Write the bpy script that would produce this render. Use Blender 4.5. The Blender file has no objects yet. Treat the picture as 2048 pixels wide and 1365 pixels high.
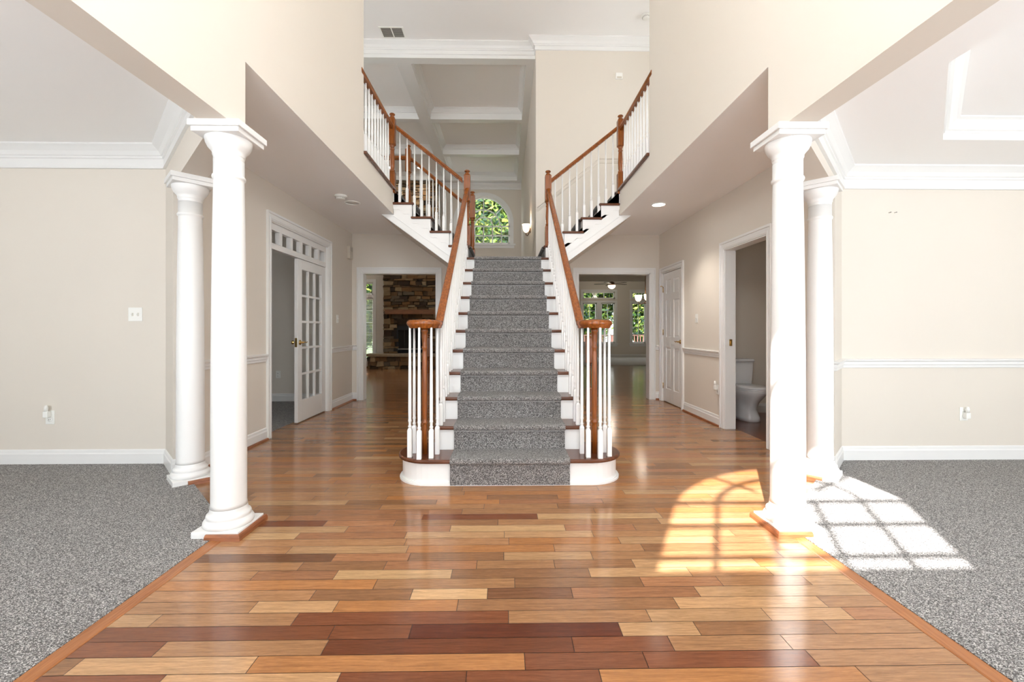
import bpy, bmesh, math, random
from mathutils import Vector, Matrix
random.seed(7)
PI = math.pi
sc = bpy.context.scene
COL = sc.collection

# ------------------------------------------------------------------ camera
F_PX, HORIZON, CAM_H, YAW = 875.0, 660.0, 1.14, 0.92
cam_d = bpy.data.cameras.new('camera')
cam_d.sensor_width = 36.0
cam_d.lens = F_PX / 2048.0 * 36.0
cam_d.shift_y = -(682.5 - HORIZON) / 2048.0
cam_d.clip_start = 0.05
cam_d.clip_end = 200
cam = bpy.data.objects.new('camera', cam_d)
cam.location = (-0.025, 0.0, CAM_H)
cam.rotation_euler = (PI / 2, 0, -math.radians(YAW))
COL.objects.link(cam)
sc.camera = cam

# ------------------------------------------------------------------ world, sun, daylight, exposure
SKY_STRENGTH, GROUND_STRENGTH, SUN_STRENGTH, EXPOSURE = 5.5, 7.0, 20.0, 0.27
w = bpy.data.worlds.new('sky')
sc.world = w
w.use_nodes = True
bg = w.node_tree.nodes['Background']
nt = w.node_tree
tcw = nt.nodes.new('ShaderNodeTexCoord')
sep = nt.nodes.new('ShaderNodeSeparateXYZ')
mr = nt.nodes.new('ShaderNodeMapRange')          # bright sunlit ground below the horizon, sky above it
mr.inputs['From Min'].default_value, mr.inputs['From Max'].default_value = -0.06, 0.06
mr.inputs['To Min'].default_value, mr.inputs['To Max'].default_value = GROUND_STRENGTH, SKY_STRENGTH
mc = nt.nodes.new('ShaderNodeMixRGB')
mc.inputs[1].default_value = (0.91, 0.955, 1.0, 1)
mc.inputs[2].default_value = (0.83, 0.92, 1.0, 1)
mr2 = nt.nodes.new('ShaderNodeMapRange')
mr2.inputs['From Min'].default_value, mr2.inputs['From Max'].default_value = -0.06, 0.3
nt.links.new(tcw.outputs['Generated'], sep.inputs[0])
nt.links.new(sep.outputs['Z'], mr.inputs['Value'])
nt.links.new(sep.outputs['Z'], mr2.inputs['Value'])
nt.links.new(mr2.outputs[0], mc.inputs[0])
nt.links.new(mc.outputs[0], bg.inputs[0])
nt.links.new(mr.outputs[0], bg.inputs[1])
sun_d = bpy.data.lights.new('sun', 'SUN')
sun_d.energy = SUN_STRENGTH
sun_d.color = (1.0, 0.975, 0.945)
sun_d.angle = math.radians(0.55)
sun = bpy.data.objects.new('sun', sun_d)
sun_dir = Vector((0.5, 1.0, -1.0286)).normalized()
sun.rotation_euler = sun_dir.to_track_quat('-Z', 'Y').to_euler()
sun.location = (-6, -12, 14)
COL.objects.link(sun)


def portal(name, loc, rot, sx, sy):
    d = bpy.data.lights.new(name, 'AREA')
    d.shape = 'RECTANGLE'
    d.size, d.size_y = sx, sy
    d.cycles.is_portal = True
    o = bpy.data.objects.new(name, d)
    o.location, o.rotation_euler = loc, rot
    COL.objects.link(o)


def daylight(name, loc, rot, sx, sy, radiance, col=(0.86, 0.94, 1.0)):
    """sky light entering through a window opening, as an area light that fills the opening"""
    d = bpy.data.lights.new(name, 'AREA')
    d.shape = 'RECTANGLE'
    d.size, d.size_y = sx, sy
    d.energy = radiance * PI * sx * sy
    d.color = col
    o = bpy.data.objects.new(name, d)
    o.location, o.rotation_euler = loc, rot
    COL.objects.link(o)


YF = -0.75            # inside face of the front wall
SX = 0.012            # stair centre
IN_FRONT, IN_BACK = (PI / 2 + 0.42, 0, 0), (PI / 2, 0, PI)   # looking +Y (light off the sunlit ground: a little up) / -Y
ADDED_FRONT_WINDOWS = [(-4.4, -2.8, 0.6, 2.2), (2.7, 4.9, 0.5, 2.2)]  # unseen room windows added to brighten the front rooms
DAY = 6.0
daylight('daylight_arch', (0, YF - 0.02, 3.68), IN_FRONT, 1.5, 1.6, DAY)
for (a, b, c, d) in ADDED_FRONT_WINDOWS:
    daylight('daylight_front_added', ((a + b) / 2, YF - 0.02, (c + d) / 2), IN_FRONT, b - a - 0.04, d - c - 0.04, DAY)
for s_ in (-1, 1):
    daylight('daylight_sidelight_added', (s_ * 0.75, YF - 0.02, 1.21), IN_FRONT, 0.38, 2.0, DAY * 0.75)  # light of the added sidelights
    daylight('daylight_upstairs_added', (s_ * 5.99, 5.85, 4.6), (PI / 2, 0, s_ * PI / 2), 1.4, 1.4, DAY)  # light of the added upstairs windows
daylight('daylight_door_added', (0, YF - 0.02, 1.71), IN_FRONT, 0.66, 0.7, DAY)  # light of the added door glass
daylight('daylight_office_added', (-5.99, 5.45, 1.4), (PI / 2, 0, -PI / 2), 0.45, 0.55, DAY)  # light of the added office window
portal('daylight_family', (-0.69, 13.8, 4.5), IN_BACK, 1.7, 1.6)
portal('daylight_family_low', (-0.69, 13.8, 1.35), IN_BACK, 1.7, 1.8)
portal('daylight_family_left', (-4.64, 13.8, 1.4), IN_BACK, 1.2, 2.5)
portal('daylight_breakfast', (3.88, 18.4, 1.6), IN_BACK, 1.4, 2.4)
portal('daylight_breakfast_side', (5.93, 18.4, 1.6), IN_BACK, 1.4, 2.4)

vs = sc.view_settings
vs.view_transform = 'Standard'
vs.look = 'None'
vs.exposure = EXPOSURE
vs.gamma = 1.0
vs.use_curve_mapping = False
cy = sc.cycles
cy.max_bounces = 9
cy.diffuse_bounces = 6
cy.glossy_bounces = 4
cy.transmission_bounces = 6
cy.transparent_max_bounces = 16
cy.sample_clamp_indirect = 8
cy.caustics_reflective = False
cy.caustics_refractive = False
cy.use_denoising = True
cy.use_adaptive_sampling = True
cy.adaptive_threshold = 0.01


# ------------------------------------------------------------------ materials
def lin(c):
    return tuple(((x / 255) / 12.92 if x / 255 <= 0.04045 else ((x / 255 + 0.055) / 1.055) ** 2.4) for x in c)


def new_mat(name):
    m = bpy.data.materials.new(name)
    m.use_nodes = True
    nt = m.node_tree
    return m, nt, nt.nodes['Principled BSDF']


def N(nt, t, **kw):
    n = nt.nodes.new(t)
    for k, v in kw.items():
        if k in n.inputs:
            n.inputs[k].default_value = v
        else:
            setattr(n, k, v)
    return n


def plain(name, col, rough=0.5, bump=0.0, bscale=300.0, metal=0.0, spec=0.5, coat=0.0):
    m, nt, b = new_mat(name)
    b.inputs['Base Color'].default_value = (*col, 1)
    b.inputs['Roughness'].default_value = rough
    b.inputs['Metallic'].default_value = metal
    b.inputs['Specular IOR Level'].default_value = spec
    b.inputs['Coat Weight'].default_value = coat
    tc = N(nt, 'ShaderNodeTexCoord')
    nz = N(nt, 'ShaderNodeTexNoise', Scale=bscale, Detail=2.0)
    nt.links.new(tc.outputs['Object'], nz.inputs['Vector'])
    if bump:
        bp = N(nt, 'ShaderNodeBump', Strength=bump, Distance=0.002)
        nt.links.new(nz.outputs['Fac'], bp.inputs['Height'])
        nt.links.new(bp.outputs['Normal'], b.inputs['Normal'])
    mr = N(nt, 'ShaderNodeMapRange')
    mr.inputs['To Min'].default_value = max(rough - 0.04, 0)
    mr.inputs['To Max'].default_value = min(rough + 0.04, 1)
    nt.links.new(nz.outputs['Fac'], mr.inputs['Value'])
    nt.links.new(mr.outputs[0], b.inputs['Roughness'])
    return m


M = {}
M['wall'] = plain('wall_paint', lin((220, 212, 201)), 0.75, 0.08, 180, spec=0.25)
M['ceiling'] = plain('ceiling_paint', lin((244, 242, 240)), 0.85, 0.05, 160, spec=0.15)
M['trim'] = plain('white_trim_paint', lin((230, 229, 227)), 0.35, 0.0, 60, spec=0.4)
M['white_plastic'] = plain('white_plastic', lin((238, 237, 232)), 0.3, 0.0, 60)
M['beige_plastic'] = plain('beige_plastic', lin((206, 198, 184)), 0.45, 0.0, 60)
M['dark'] = plain('dark_gap', lin((20, 16, 14)), 0.6)
M['grey_metal'] = plain('grey_grille', lin((150, 145, 138)), 0.5)
M['brass'] = plain('polished_brass', (0.62, 0.42, 0.16), 0.22, metal=1.0)
M['bronze'] = plain('bronze', (0.10, 0.055, 0.03), 0.35, metal=0.8)
M['porcelain'] = plain('porcelain', lin((226, 226, 228)), 0.12, spec=0.6)
M['black'] = plain('black_iron', lin((18, 18, 20)), 0.4)
M['black_glass'] = plain('firebox_glass', lin((10, 10, 14)), 0.08)
M['deck'] = plain('deck_paint', lin((176, 120, 108)), 0.7)
M['fan_blade'] = plain('fan_blade_wood', lin((58, 44, 34)), 0.5)
M['bark'] = plain('tree_bark', lin((78, 62, 48)), 0.9, 0.6, 30)
M['lawn'] = plain('lawn_grass', lin((88, 110, 58)), 0.95, 0.5, 60)


def wood(name, c1, c2, rough=0.28, axis=(18, 18, 1.2), coat=0.15):
    m, nt, b = new_mat(name)
    tc = N(nt, 'ShaderNodeTexCoord')
    mp = N(nt, 'ShaderNodeMapping')
    mp.inputs['Scale'].default_value = axis
    n1 = N(nt, 'ShaderNodeTexNoise', Scale=4.0, Detail=6.0, Roughness=0.65, Distortion=0.4)
    cr = N(nt, 'ShaderNodeValToRGB')
    cr.color_ramp.elements[0].position = 0.3
    cr.color_ramp.elements[1].position = 0.72
    cr.color_ramp.elements[0].color = (*c1, 1)
    cr.color_ramp.elements[1].color = (*c2, 1)
    nt.links.new(tc.outputs['Object'], mp.inputs['Vector'])
    nt.links.new(mp.outputs[0], n1.inputs['Vector'])
    nt.links.new(n1.outputs['Fac'], cr.inputs['Fac'])
    nt.links.new(cr.outputs[0], b.inputs['Base Color'])
    b.inputs['Roughness'].default_value = rough
    return m


M['rail'] = wood('stained_rail_wood', lin((98, 50, 14)), lin((158, 87, 32)), 0.25)
M['rail_y'] = wood('stained_rail_wood_long', lin((98, 50, 14)), lin((158, 87, 32)), 0.25, (18, 1.2, 18))
M['tread'] = wood('stair_tread_wood', lin((72, 38, 22)), lin((114, 66, 42)), 0.25, (1.2, 18, 18))
M['shoe'] = wood('shoe_strip_wood', lin((118, 66, 38)), lin((164, 102, 64)), 0.3, (2, 2, 18))
M['border'] = wood('floor_border_wood', lin((142, 86, 48)), lin((176, 114, 66)), 0.25, (26, 1.4, 18))
M['mantel'] = wood('mantel_wood', lin((96, 58, 30)), lin((150, 98, 56)), 0.5, (1.2, 18, 18), 0)


def planks_mat():
    m, nt, b = new_mat('hardwood_planks')
    at = N(nt, 'ShaderNodeAttribute', attribute_name='plank')
    tc = N(nt, 'ShaderNodeTexCoord')
    mp = N(nt, 'ShaderNodeMapping')
    mp.inputs['Scale'].default_value = (2.6, 42, 1)
    ad = N(nt, 'ShaderNodeVectorMath', operation='ADD')
    at2 = N(nt, 'ShaderNodeAttribute', attribute_name='shift')
    nt.links.new(tc.outputs['Object'], mp.inputs['Vector'])
    nt.links.new(mp.outputs[0], ad.inputs[0])
    nt.links.new(at2.outputs['Vector'], ad.inputs[1])
    n1 = N(nt, 'ShaderNodeTexNoise', Scale=2.0, Detail=7.0, Roughness=0.62, Distortion=1.2)
    nt.links.new(ad.outputs[0], n1.inputs['Vector'])
    n2 = N(nt, 'ShaderNodeTexNoise', Scale=9.0, Detail=4.0, Roughness=0.7)
    nt.links.new(ad.outputs[0], n2.inputs['Vector'])
    r1 = N(nt, 'ShaderNodeMapRange')
    r1.inputs['From Min'].default_value, r1.inputs['From Max'].default_value = 0.3, 0.7
    r1.inputs['To Min'].default_value, r1.inputs['To Max'].default_value = 0.72, 1.22
    nt.links.new(n1.outputs['Fac'], r1.inputs['Value'])
    r2 = N(nt, 'ShaderNodeMapRange')
    r2.inputs['From Min'].default_value, r2.inputs['From Max'].default_value = 0.35, 0.7
    r2.inputs['To Min'].default_value, r2.inputs['To Max'].default_value = 0.82, 1.12
    nt.links.new(n2.outputs['Fac'], r2.inputs['Value'])
    mu = N(nt, 'ShaderNodeMath', operation='MULTIPLY')
    nt.links.new(r1.outputs[0], mu.inputs[0])
    nt.links.new(r2.outputs[0], mu.inputs[1])
    sc_ = N(nt, 'ShaderNodeVectorMath', operation='SCALE')
    nt.links.new(at.outputs['Color'], sc_.inputs[0])
    nt.links.new(mu.outputs[0], sc_.inputs['Scale'])
    nt.links.new(sc_.outputs[0], b.inputs['Base Color'])
    b.inputs['Roughness'].default_value = 0.16
    b.inputs['Specular IOR Level'].default_value = 0.62
    n3 = N(nt, 'ShaderNodeTexNoise', Scale=5.0, Detail=1.0)
    nt.links.new(tc.outputs['Object'], n3.inputs['Vector'])
    bp = N(nt, 'ShaderNodeBump', Strength=0.07, Distance=0.004)
    nt.links.new(n3.outputs['Fac'], bp.inputs['Height'])
    nt.links.new(bp.outputs['Normal'], b.inputs['Normal'])
    return m


M['planks'] = planks_mat()


def carpet_mat(name, dark, mid, light, scale, rot=0.0, stretch=(1, 1, 1)):
    m, nt, b = new_mat(name)
    tc = N(nt, 'ShaderNodeTexCoord')
    mp = N(nt, 'ShaderNodeMapping')
    mp.inputs['Rotation'].default_value = (0, 0, rot)
    mp.inputs['Scale'].default_value = stretch
    nt.links.new(tc.outputs['Object'], mp.inputs['Vector'])
    v = N(nt, 'ShaderNodeTexVoronoi', Scale=scale, Randomness=0.8)
    nt.links.new(mp.outputs[0], v.inputs['Vector'])
    sp = N(nt, 'ShaderNodeSeparateColor')
    nt.links.new(v.outputs['Color'], sp.inputs[0])
    cr = N(nt, 'ShaderNodeValToRGB')
    e = cr.color_ramp.elements
    e[0].position, e[0].color = 0.05, (*dark, 1)
    e[1].position, e[1].color = 0.95, (*light, 1)
    k = e.new(0.55)
    k.color = (*mid, 1)
    nt.links.new(sp.outputs[0], cr.inputs['Fac'])
    nt.links.new(cr.outputs[0], b.inputs['Base Color'])
    b.inputs['Roughness'].default_value = 0.95
    b.inputs['Specular IOR Level'].default_value = 0.1
    b.inputs['Sheen Weight'].default_value = 0.2
    bp = N(nt, 'ShaderNodeBump', Strength=0.9, Distance=0.006)
    bp.invert = True
    nt.links.new(v.outputs['Distance'], bp.inputs['Height'])
    nt.links.new(bp.outputs['Normal'], b.inputs['Normal'])
    return m


M['carpet'] = carpet_mat('grey_loop_carpet', lin((60, 57, 55)), lin((126, 121, 118)), lin((226, 222, 218)), 235, 0.5, (1, 1.5, 1))
M['runner'] = carpet_mat('grey_runner_weave', lin((62, 59, 58)), lin((116, 112, 110)), lin((210, 206, 203)), 290, 0.6, (1, 1.4, 1.2))
M['carpet_pale'] = carpet_mat('pale_carpet', lin((170, 164, 156)), lin((196, 190, 182)), lin((220, 215, 208)), 120)
M['runner_edge'] = plain('runner_binding', lin((70, 66, 64)), 0.9)


def attr_mat(name, attr, rough, bump=0.0, bscale=30):
    m, nt, b = new_mat(name)
    at = N(nt, 'ShaderNodeAttribute', attribute_name=attr)
    tc = N(nt, 'ShaderNodeTexCoord')
    nz = N(nt, 'ShaderNodeTexNoise', Scale=bscale, Detail=5.0)
    nt.links.new(tc.outputs['Object'], nz.inputs['Vector'])
    mr = N(nt, 'ShaderNodeMapRange')
    mr.inputs['To Min'].default_value, mr.inputs['To Max'].default_value = 0.7, 1.3
    nt.links.new(nz.outputs['Fac'], mr.inputs['Value'])
    s = N(nt, 'ShaderNodeVectorMath', operation='SCALE')
    nt.links.new(at.outputs['Color'], s.inputs[0])
    nt.links.new(mr.outputs[0], s.inputs['Scale'])
    nt.links.new(s.outputs[0], b.inputs['Base Color'])
    b.inputs['Roughness'].default_value = rough
    b.inputs['Specular IOR Level'].default_value = 0.3
    if bump:
        bp = N(nt, 'ShaderNodeBump', Strength=bump, Distance=0.01)
        nt.links.new(nz.outputs['Fac'], bp.inputs['Height'])
        nt.links.new(bp.outputs['Normal'], b.inputs['Normal'])
    return m


M['stone'] = attr_mat('field_stone', 'tint', 0.85, 0.6, 14)


def leaf_mat():
    m = attr_mat('tree_leaves', 'tint', 0.6)
    nt = m.node_tree
    b = nt.nodes['Principled BSDF']
    out = nt.nodes['Material Output']
    tr = N(nt, 'ShaderNodeBsdfTranslucent')
    src = b.inputs['Base Color'].links[0].from_socket
    nt.links.new(src, tr.inputs['Color'])
    mx = N(nt, 'ShaderNodeMixShader')
    mx.inputs[0].default_value = 0.35
    nt.links.new(b.outputs[0], mx.inputs[1])
    nt.links.new(tr.outputs[0], mx.inputs[2])
    nt.links.new(mx.outputs[0], out.inputs['Surface'])
    return m


M['leaf'] = leaf_mat()


def glass_mat():
    m, nt, b = new_mat('window_glass')
    nt.nodes.remove(b)
    out = nt.nodes['Material Output']
    tr = N(nt, 'ShaderNodeBsdfTransparent')
    gl = N(nt, 'ShaderNodeBsdfGlossy', Roughness=0.02)
    mx = N(nt, 'ShaderNodeMixShader')
    mx.inputs[0].default_value = 0.035
    nt.links.new(tr.outputs[0], mx.inputs[1])
    nt.links.new(gl.outputs[0], mx.inputs[2])
    nt.links.new(mx.outputs[0], out.inputs['Surface'])
    return m


M['glass'] = glass_mat()


def emit(name, col, strength):
    m, nt, b = new_mat(name)
    b.inputs['Base Color'].default_value = (*col, 1)
    b.inputs['Emission Color'].default_value = (*col, 1)
    b.inputs['Emission Strength'].default_value = strength
    b.inputs['Roughness'].default_value = 0.4
    return m


M['lamp_on'] = emit('lit_lamp_lens', (1.0, 0.93, 0.82), 12.0)
M['lamp_warm'] = emit('lit_lamp_glass', (1.0, 0.86, 0.66), 5.0)
M['lamp_foyer_added'] = emit('lit_added_foyer_glass', (1.0, 0.98, 0.95), 4.0)  # glow of the added foyer chandelier
M['lamp_amber'] = emit('lit_amber_glass', (1.0, 0.74, 0.48), 3.0)
M['lamp_off'] = plain('unlit_lamp_lens', lin((205, 202, 196)), 0.4)


# ------------------------------------------------------------------ mesh helpers
class MB:
    def __init__(s):
        s.v, s.f, s.m, s.mats, s.sm = [], [], [], [], []
        s.cur, s.smooth = 0, False
        s.col = None
        s.fc = []
        s.flat = False

    def mat(s, m):
        if m not in s.mats:
            s.mats.append(m)
        s.cur = s.mats.index(m)
        return s

    def add(s, vs_, fs):
        o = len(s.v)
        s.v += [tuple(p) for p in vs_]
        for f in fs:
            s.f.append([i + o for i in f])
            s.m.append(s.cur)
            s.sm.append(s.smooth)
            s.fc.append(s.col)
        return s

    def box(s, x0, x1, y0, y1, z0, z1):
        x0, x1 = min(x0, x1), max(x0, x1)
        y0, y1 = min(y0, y1), max(y0, y1)
        z0, z1 = min(z0, z1), max(z0, z1)
        v = [(x0, y0, z0), (x1, y0, z0), (x1, y1, z0), (x0, y1, z0), (x0, y0, z1), (x1, y0, z1), (x1, y1, z1), (x0, y1, z1)]
        return s.add(v, [(0, 3, 2, 1), (4, 5, 6, 7), (0, 1, 5, 4), (1, 2, 6, 5), (2, 3, 7, 6), (3, 0, 4, 7)])

    def ext(s, poly, fn0, fn1):
        n = len(poly)
        area = sum(poly[i][0] * poly[(i + 1) % n][1] - poly[(i + 1) % n][0] * poly[i][1] for i in range(n))
        if area < 0:
            poly = poly[::-1]
        v = [fn0(p) for p in poly] + [fn1(p) for p in poly]
        f = [tuple(range(n))[::-1], tuple(range(n, 2 * n))]
        for i in range(n):
            j = (i + 1) % n
            f.append((i, j, n + j, n + i))
        return s.add(v, f)

    def prz(s, poly, z0, z1):      # plan polygon
        return s.ext(poly, lambda p: (p[0], p[1], z0), lambda p: (p[0], p[1], z1))

    def prx(s, poly, x0, x1):      # (y, z) polygon
        return s.ext(poly, lambda p: (x0, p[0], p[1]), lambda p: (x1, p[0], p[1]))

    def pry(s, poly, y0, y1):      # (x, z) polygon
        return s.ext(poly, lambda p: (p[0], y1, p[1]), lambda p: (p[0], y0, p[1]))

    def lathe(s, prof, c=(0, 0, 0), n=24, axis='z', ring=False):
        sm, s.smooth = s.smooth, True
        v, f = [], []
        for (r, z) in prof:
            for k in range(n):
                a = 2 * PI * (k + 0.5) / n
                p = (r * math.cos(a), r * math.sin(a), z)
                if axis == 'x':
                    p = (p[2], p[0], p[1])
                elif axis == 'y':
                    p = (p[1], p[2], p[0])
                elif axis == '-y':
                    p = (p[0], -p[2], p[1])
                elif axis == '-x':
                    p = (-p[2], p[1], p[0])
                v.append((c[0] + p[0], c[1] + p[1], c[2] + p[2]))
        for i in range(len(prof) - 1):
            for k in range(n):
                k2 = (k + 1) % n
                f.append((i * n + k, i * n + k2, (i + 1) * n + k2, (i + 1) * n + k))
        if ring:
            m = (len(prof) - 1) * n
            for k in range(n):
                f.append((m + k, m + (k + 1) % n, (k + 1) % n, k))
        else:
            f.append(tuple(range(n))[::-1])
            f.append(tuple(range((len(prof) - 1) * n, len(prof) * n)))
        s.add(v, f)
        s.smooth = sm
        return s

    def loft(s, rings, cap=True):
        sm, s.smooth = s.smooth, True
        n = len(rings[0])
        v = [p for r in rings for p in r]
        f = []
        for i in range(len(rings) - 1):
            for k in range(n):
                k2 = (k + 1) % n
                f.append((i * n + k, i * n + k2, (i + 1) * n + k2, (i + 1) * n + k))
        if cap:
            f.append(tuple(range(n))[::-1])
            f.append(tuple(range((len(rings) - 1) * n, len(rings) * n)))
        s.add(v, f)
        s.smooth = sm
        return s

    def sweep(s, path, prof, closed=False):
        """prof: (u to the left of travel, v up), sections cut plumb and mitred in plan"""
        pts = [Vector(p) for p in path]
        n = len(pts)
        secs = []
        for i in range(n):
            d_in = pts[i] - pts[i - 1] if (i > 0 or closed) else None
            d_out = pts[(i + 1) % n] - pts[i] if (i < n - 1 or closed) else None
            ds = [Vector((d.x, d.y)).normalized() for d in (d_in, d_out) if d is not None and Vector((d.x, d.y)).length > 1e-6]
            ns = [Vector((-d.y, d.x)) for d in ds]
            if len(ns) == 2:
                m = (ns[0] + ns[1])
                m.normalize()
                m /= max(m.dot(ns[0]), 0.2)
            else:
                m = ns[0]
            secs.append([(pts[i].x + m.x * u, pts[i].y + m.y * u, pts[i].z + v) for (u, v) in prof])
        k = len(prof)
        vv = [p for q in secs for p in q]
        f = []
        for i in range(n if closed else n - 1):
            i2 = (i + 1) % n
            for a in range(k):
                b = (a + 1) % k
                f.append((i * k + a, i2 * k + a, i2 * k + b, i * k + b))
        if not closed:
            f.append(tuple(range(k)))
            f.append(tuple(range((n - 1) * k, n * k))[::-1])
        return s.add(vv, f)

    def tube(s, path, r, n=8):
        pts = [Vector(p) for p in path]
        rr = r if isinstance(r, (list, tuple)) else [r] * len(pts)
        rings = []
        for i, p in enumerate(pts):
            d = (pts[min(i + 1, len(pts) - 1)] - pts[max(i - 1, 0)]).normalized()
            a = d.orthogonal().normalized() if i == 0 else (a - d * a.dot(d)).normalized()
            b = d.cross(a)
            rings.append([tuple(p + (a * math.cos(2 * PI * k / n) + b * math.sin(2 * PI * k / n)) * rr[i]) for k in range(n)])
        return s.loft(rings)

    def mesh(s, name):
        me = bpy.data.meshes.new(name)
        me.from_pydata(s.v, [], s.f)
        for m in s.mats:
            me.materials.append(m)
        me.polygons.foreach_set('material_index', s.m)
        me.polygons.foreach_set('use_smooth', s.sm)
        bm = bmesh.new()
        bm.from_mesh(me)
        if not s.flat:
            bmesh.ops.recalc_face_normals(bm, faces=bm.faces)
        bm.to_mesh(me)
        bm.free()
        me.update()
        return me

    def build(s, name, mat=None, parent=None, bevel=0.0, **kw):
        if mat is not None and not s.mats:
            s.mats = [mat]
        me = s.mesh(name)
        return link(name, me, parent, bevel, **kw)


def link(name, me, parent=None, bevel=0.0, kind=None, label=None, cat=None, group=None, loc=None):
    o = bpy.data.objects.new(name, me)
    COL.objects.link(o)
    if parent is not None:
        o.parent = parent
    if loc is not None:
        o.location = loc
    if kind:
        o['kind'] = kind
    if label:
        o['label'] = label
    if cat:
        o['category'] = cat
    if group:
        o['group'] = group
    if bevel and me is not None:
        b = o.modifiers.new('bevel', 'BEVEL')
        b.width, b.segments, b.limit_method, b.angle_limit = bevel, 2, 'ANGLE', math.radians(40)
        b.harden_normals = False
    return o


def thing(name, label, cat, loc=(0, 0, 0), group=None, rotz=0.0):
    o = link(name, None, label=label, cat=cat, group=group, loc=loc)
    o.rotation_euler = (0, 0, rotz)
    o.empty_display_size = 0.1
    return o


def struct(name, mb, mat, label=None, bevel=0.0, cat=None):
    o = mb.build(name, mat, None, bevel, kind='structure')
    o['label'] = label or name.replace('_', ' ')
    o['category'] = cat or name.split('_')[0]
    return o


def arc(cx, cz, r, a0, a1, n):
    return [(cx + r * math.cos(a0 + (a1 - a0) * i / n), cz + r * math.sin(a0 + (a1 - a0) * i / n)) for i in range(n + 1)]


# ------------------------------------------------------------------ main dimensions
XW, XO = 1.525, 1.685        # inner / outer face of the foyer's upper walls and beams
HX = 2.50                    # hall wall face
ZS, ZH, Z2, ZT = 2.28, 2.69, 3.04, 5.87
YB, YB2 = 7.12, 7.28
XE = 6.0                     # outer walls
RISE, RUN, Y1 = 0.19, 0.2535, 3.20
DIAG = [(XW, 2.552), (XO, 2.488), (2.615, 3.458), (2.50, 3.569)]
YD = 3.76                    # back wall of the front rooms
YR = 13.5                    # family room far wall
YK = 18.1                    # breakfast room far wall

# ------------------------------------------------------------------ floor of planks
PAL = {'V': (206, 160, 108), 'L': (192, 144, 96), 'T': (172, 120, 76), 'O': (180, 116, 62), 'P': (168, 110, 70),
       'B': (148, 100, 62), 'U': (122, 76, 46), 'R': (126, 66, 36), 'D': (106, 50, 26), 'K': (88, 34, 18)}
ROWS = {-1: ([-0.569, -0.152, 0.289], 'LRRO'), 0: ([-0.885, 0.043, 0.46], 'LORR'), 1: ([0.221], 'DR'),
        2: ([-0.679, -0.382, 0.414, 0.708], 'RRKLB'), 3: ([-0.851, -0.011, 0.548], 'TRTL'), 4: ([-1.058, -0.722, -0.221, 0.689], 'TLOBL'),
        5: ([-0.85, -0.428, -0.101, 0.265, 0.811], 'TBVUPL'), 6: ([-0.606, 0.019], 'OTB'), 7: ([-1.186, -0.812, -0.274, 0.371], 'TPVBL'),
        8: ([-1.01, -0.604, -0.162, 0.215, 0.601], 'TBPTBL'), 9: ([-0.882, -0.505, -0.031, 0.413], 'UPBLT'), 10: ([0.232], 'OT'),
        11: ([0.593], 'OL'), 12: ([-1.172, -0.576, -0.029, 0.465], 'VPLLT'), 13: ([-0.929, -0.338, 0.32, 0.722], 'LPVPT'),
        14: ([-0.673, -0.067, 0.49, 0.89], 'PBTTL'), 15: ([-1.341, -0.526, 0.173, 0.931], 'TPRVT'), 16: ([-1.19, -0.294], 'BPT'),
        17: ([-0.823, -0.16, 0.315], 'BTTB')}
PITCH, ROW0 = 0.07772, 1.4636


def xlim(y):
    if y < 2.50:
        return [(-1.55, 1.55)]
    if y < 3.50:
        e = 1.55 + (y - 2.50) * 1.0526
        return [(-e, e)]
    if y < 7.28:
        return [(-2.63, 2.63)]
    if y < YR:
        return [(-XE, 0.478), (0.6, 7.5)]
    if y < 13.85:
        return [(0.6, 7.5)]
    return []


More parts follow.
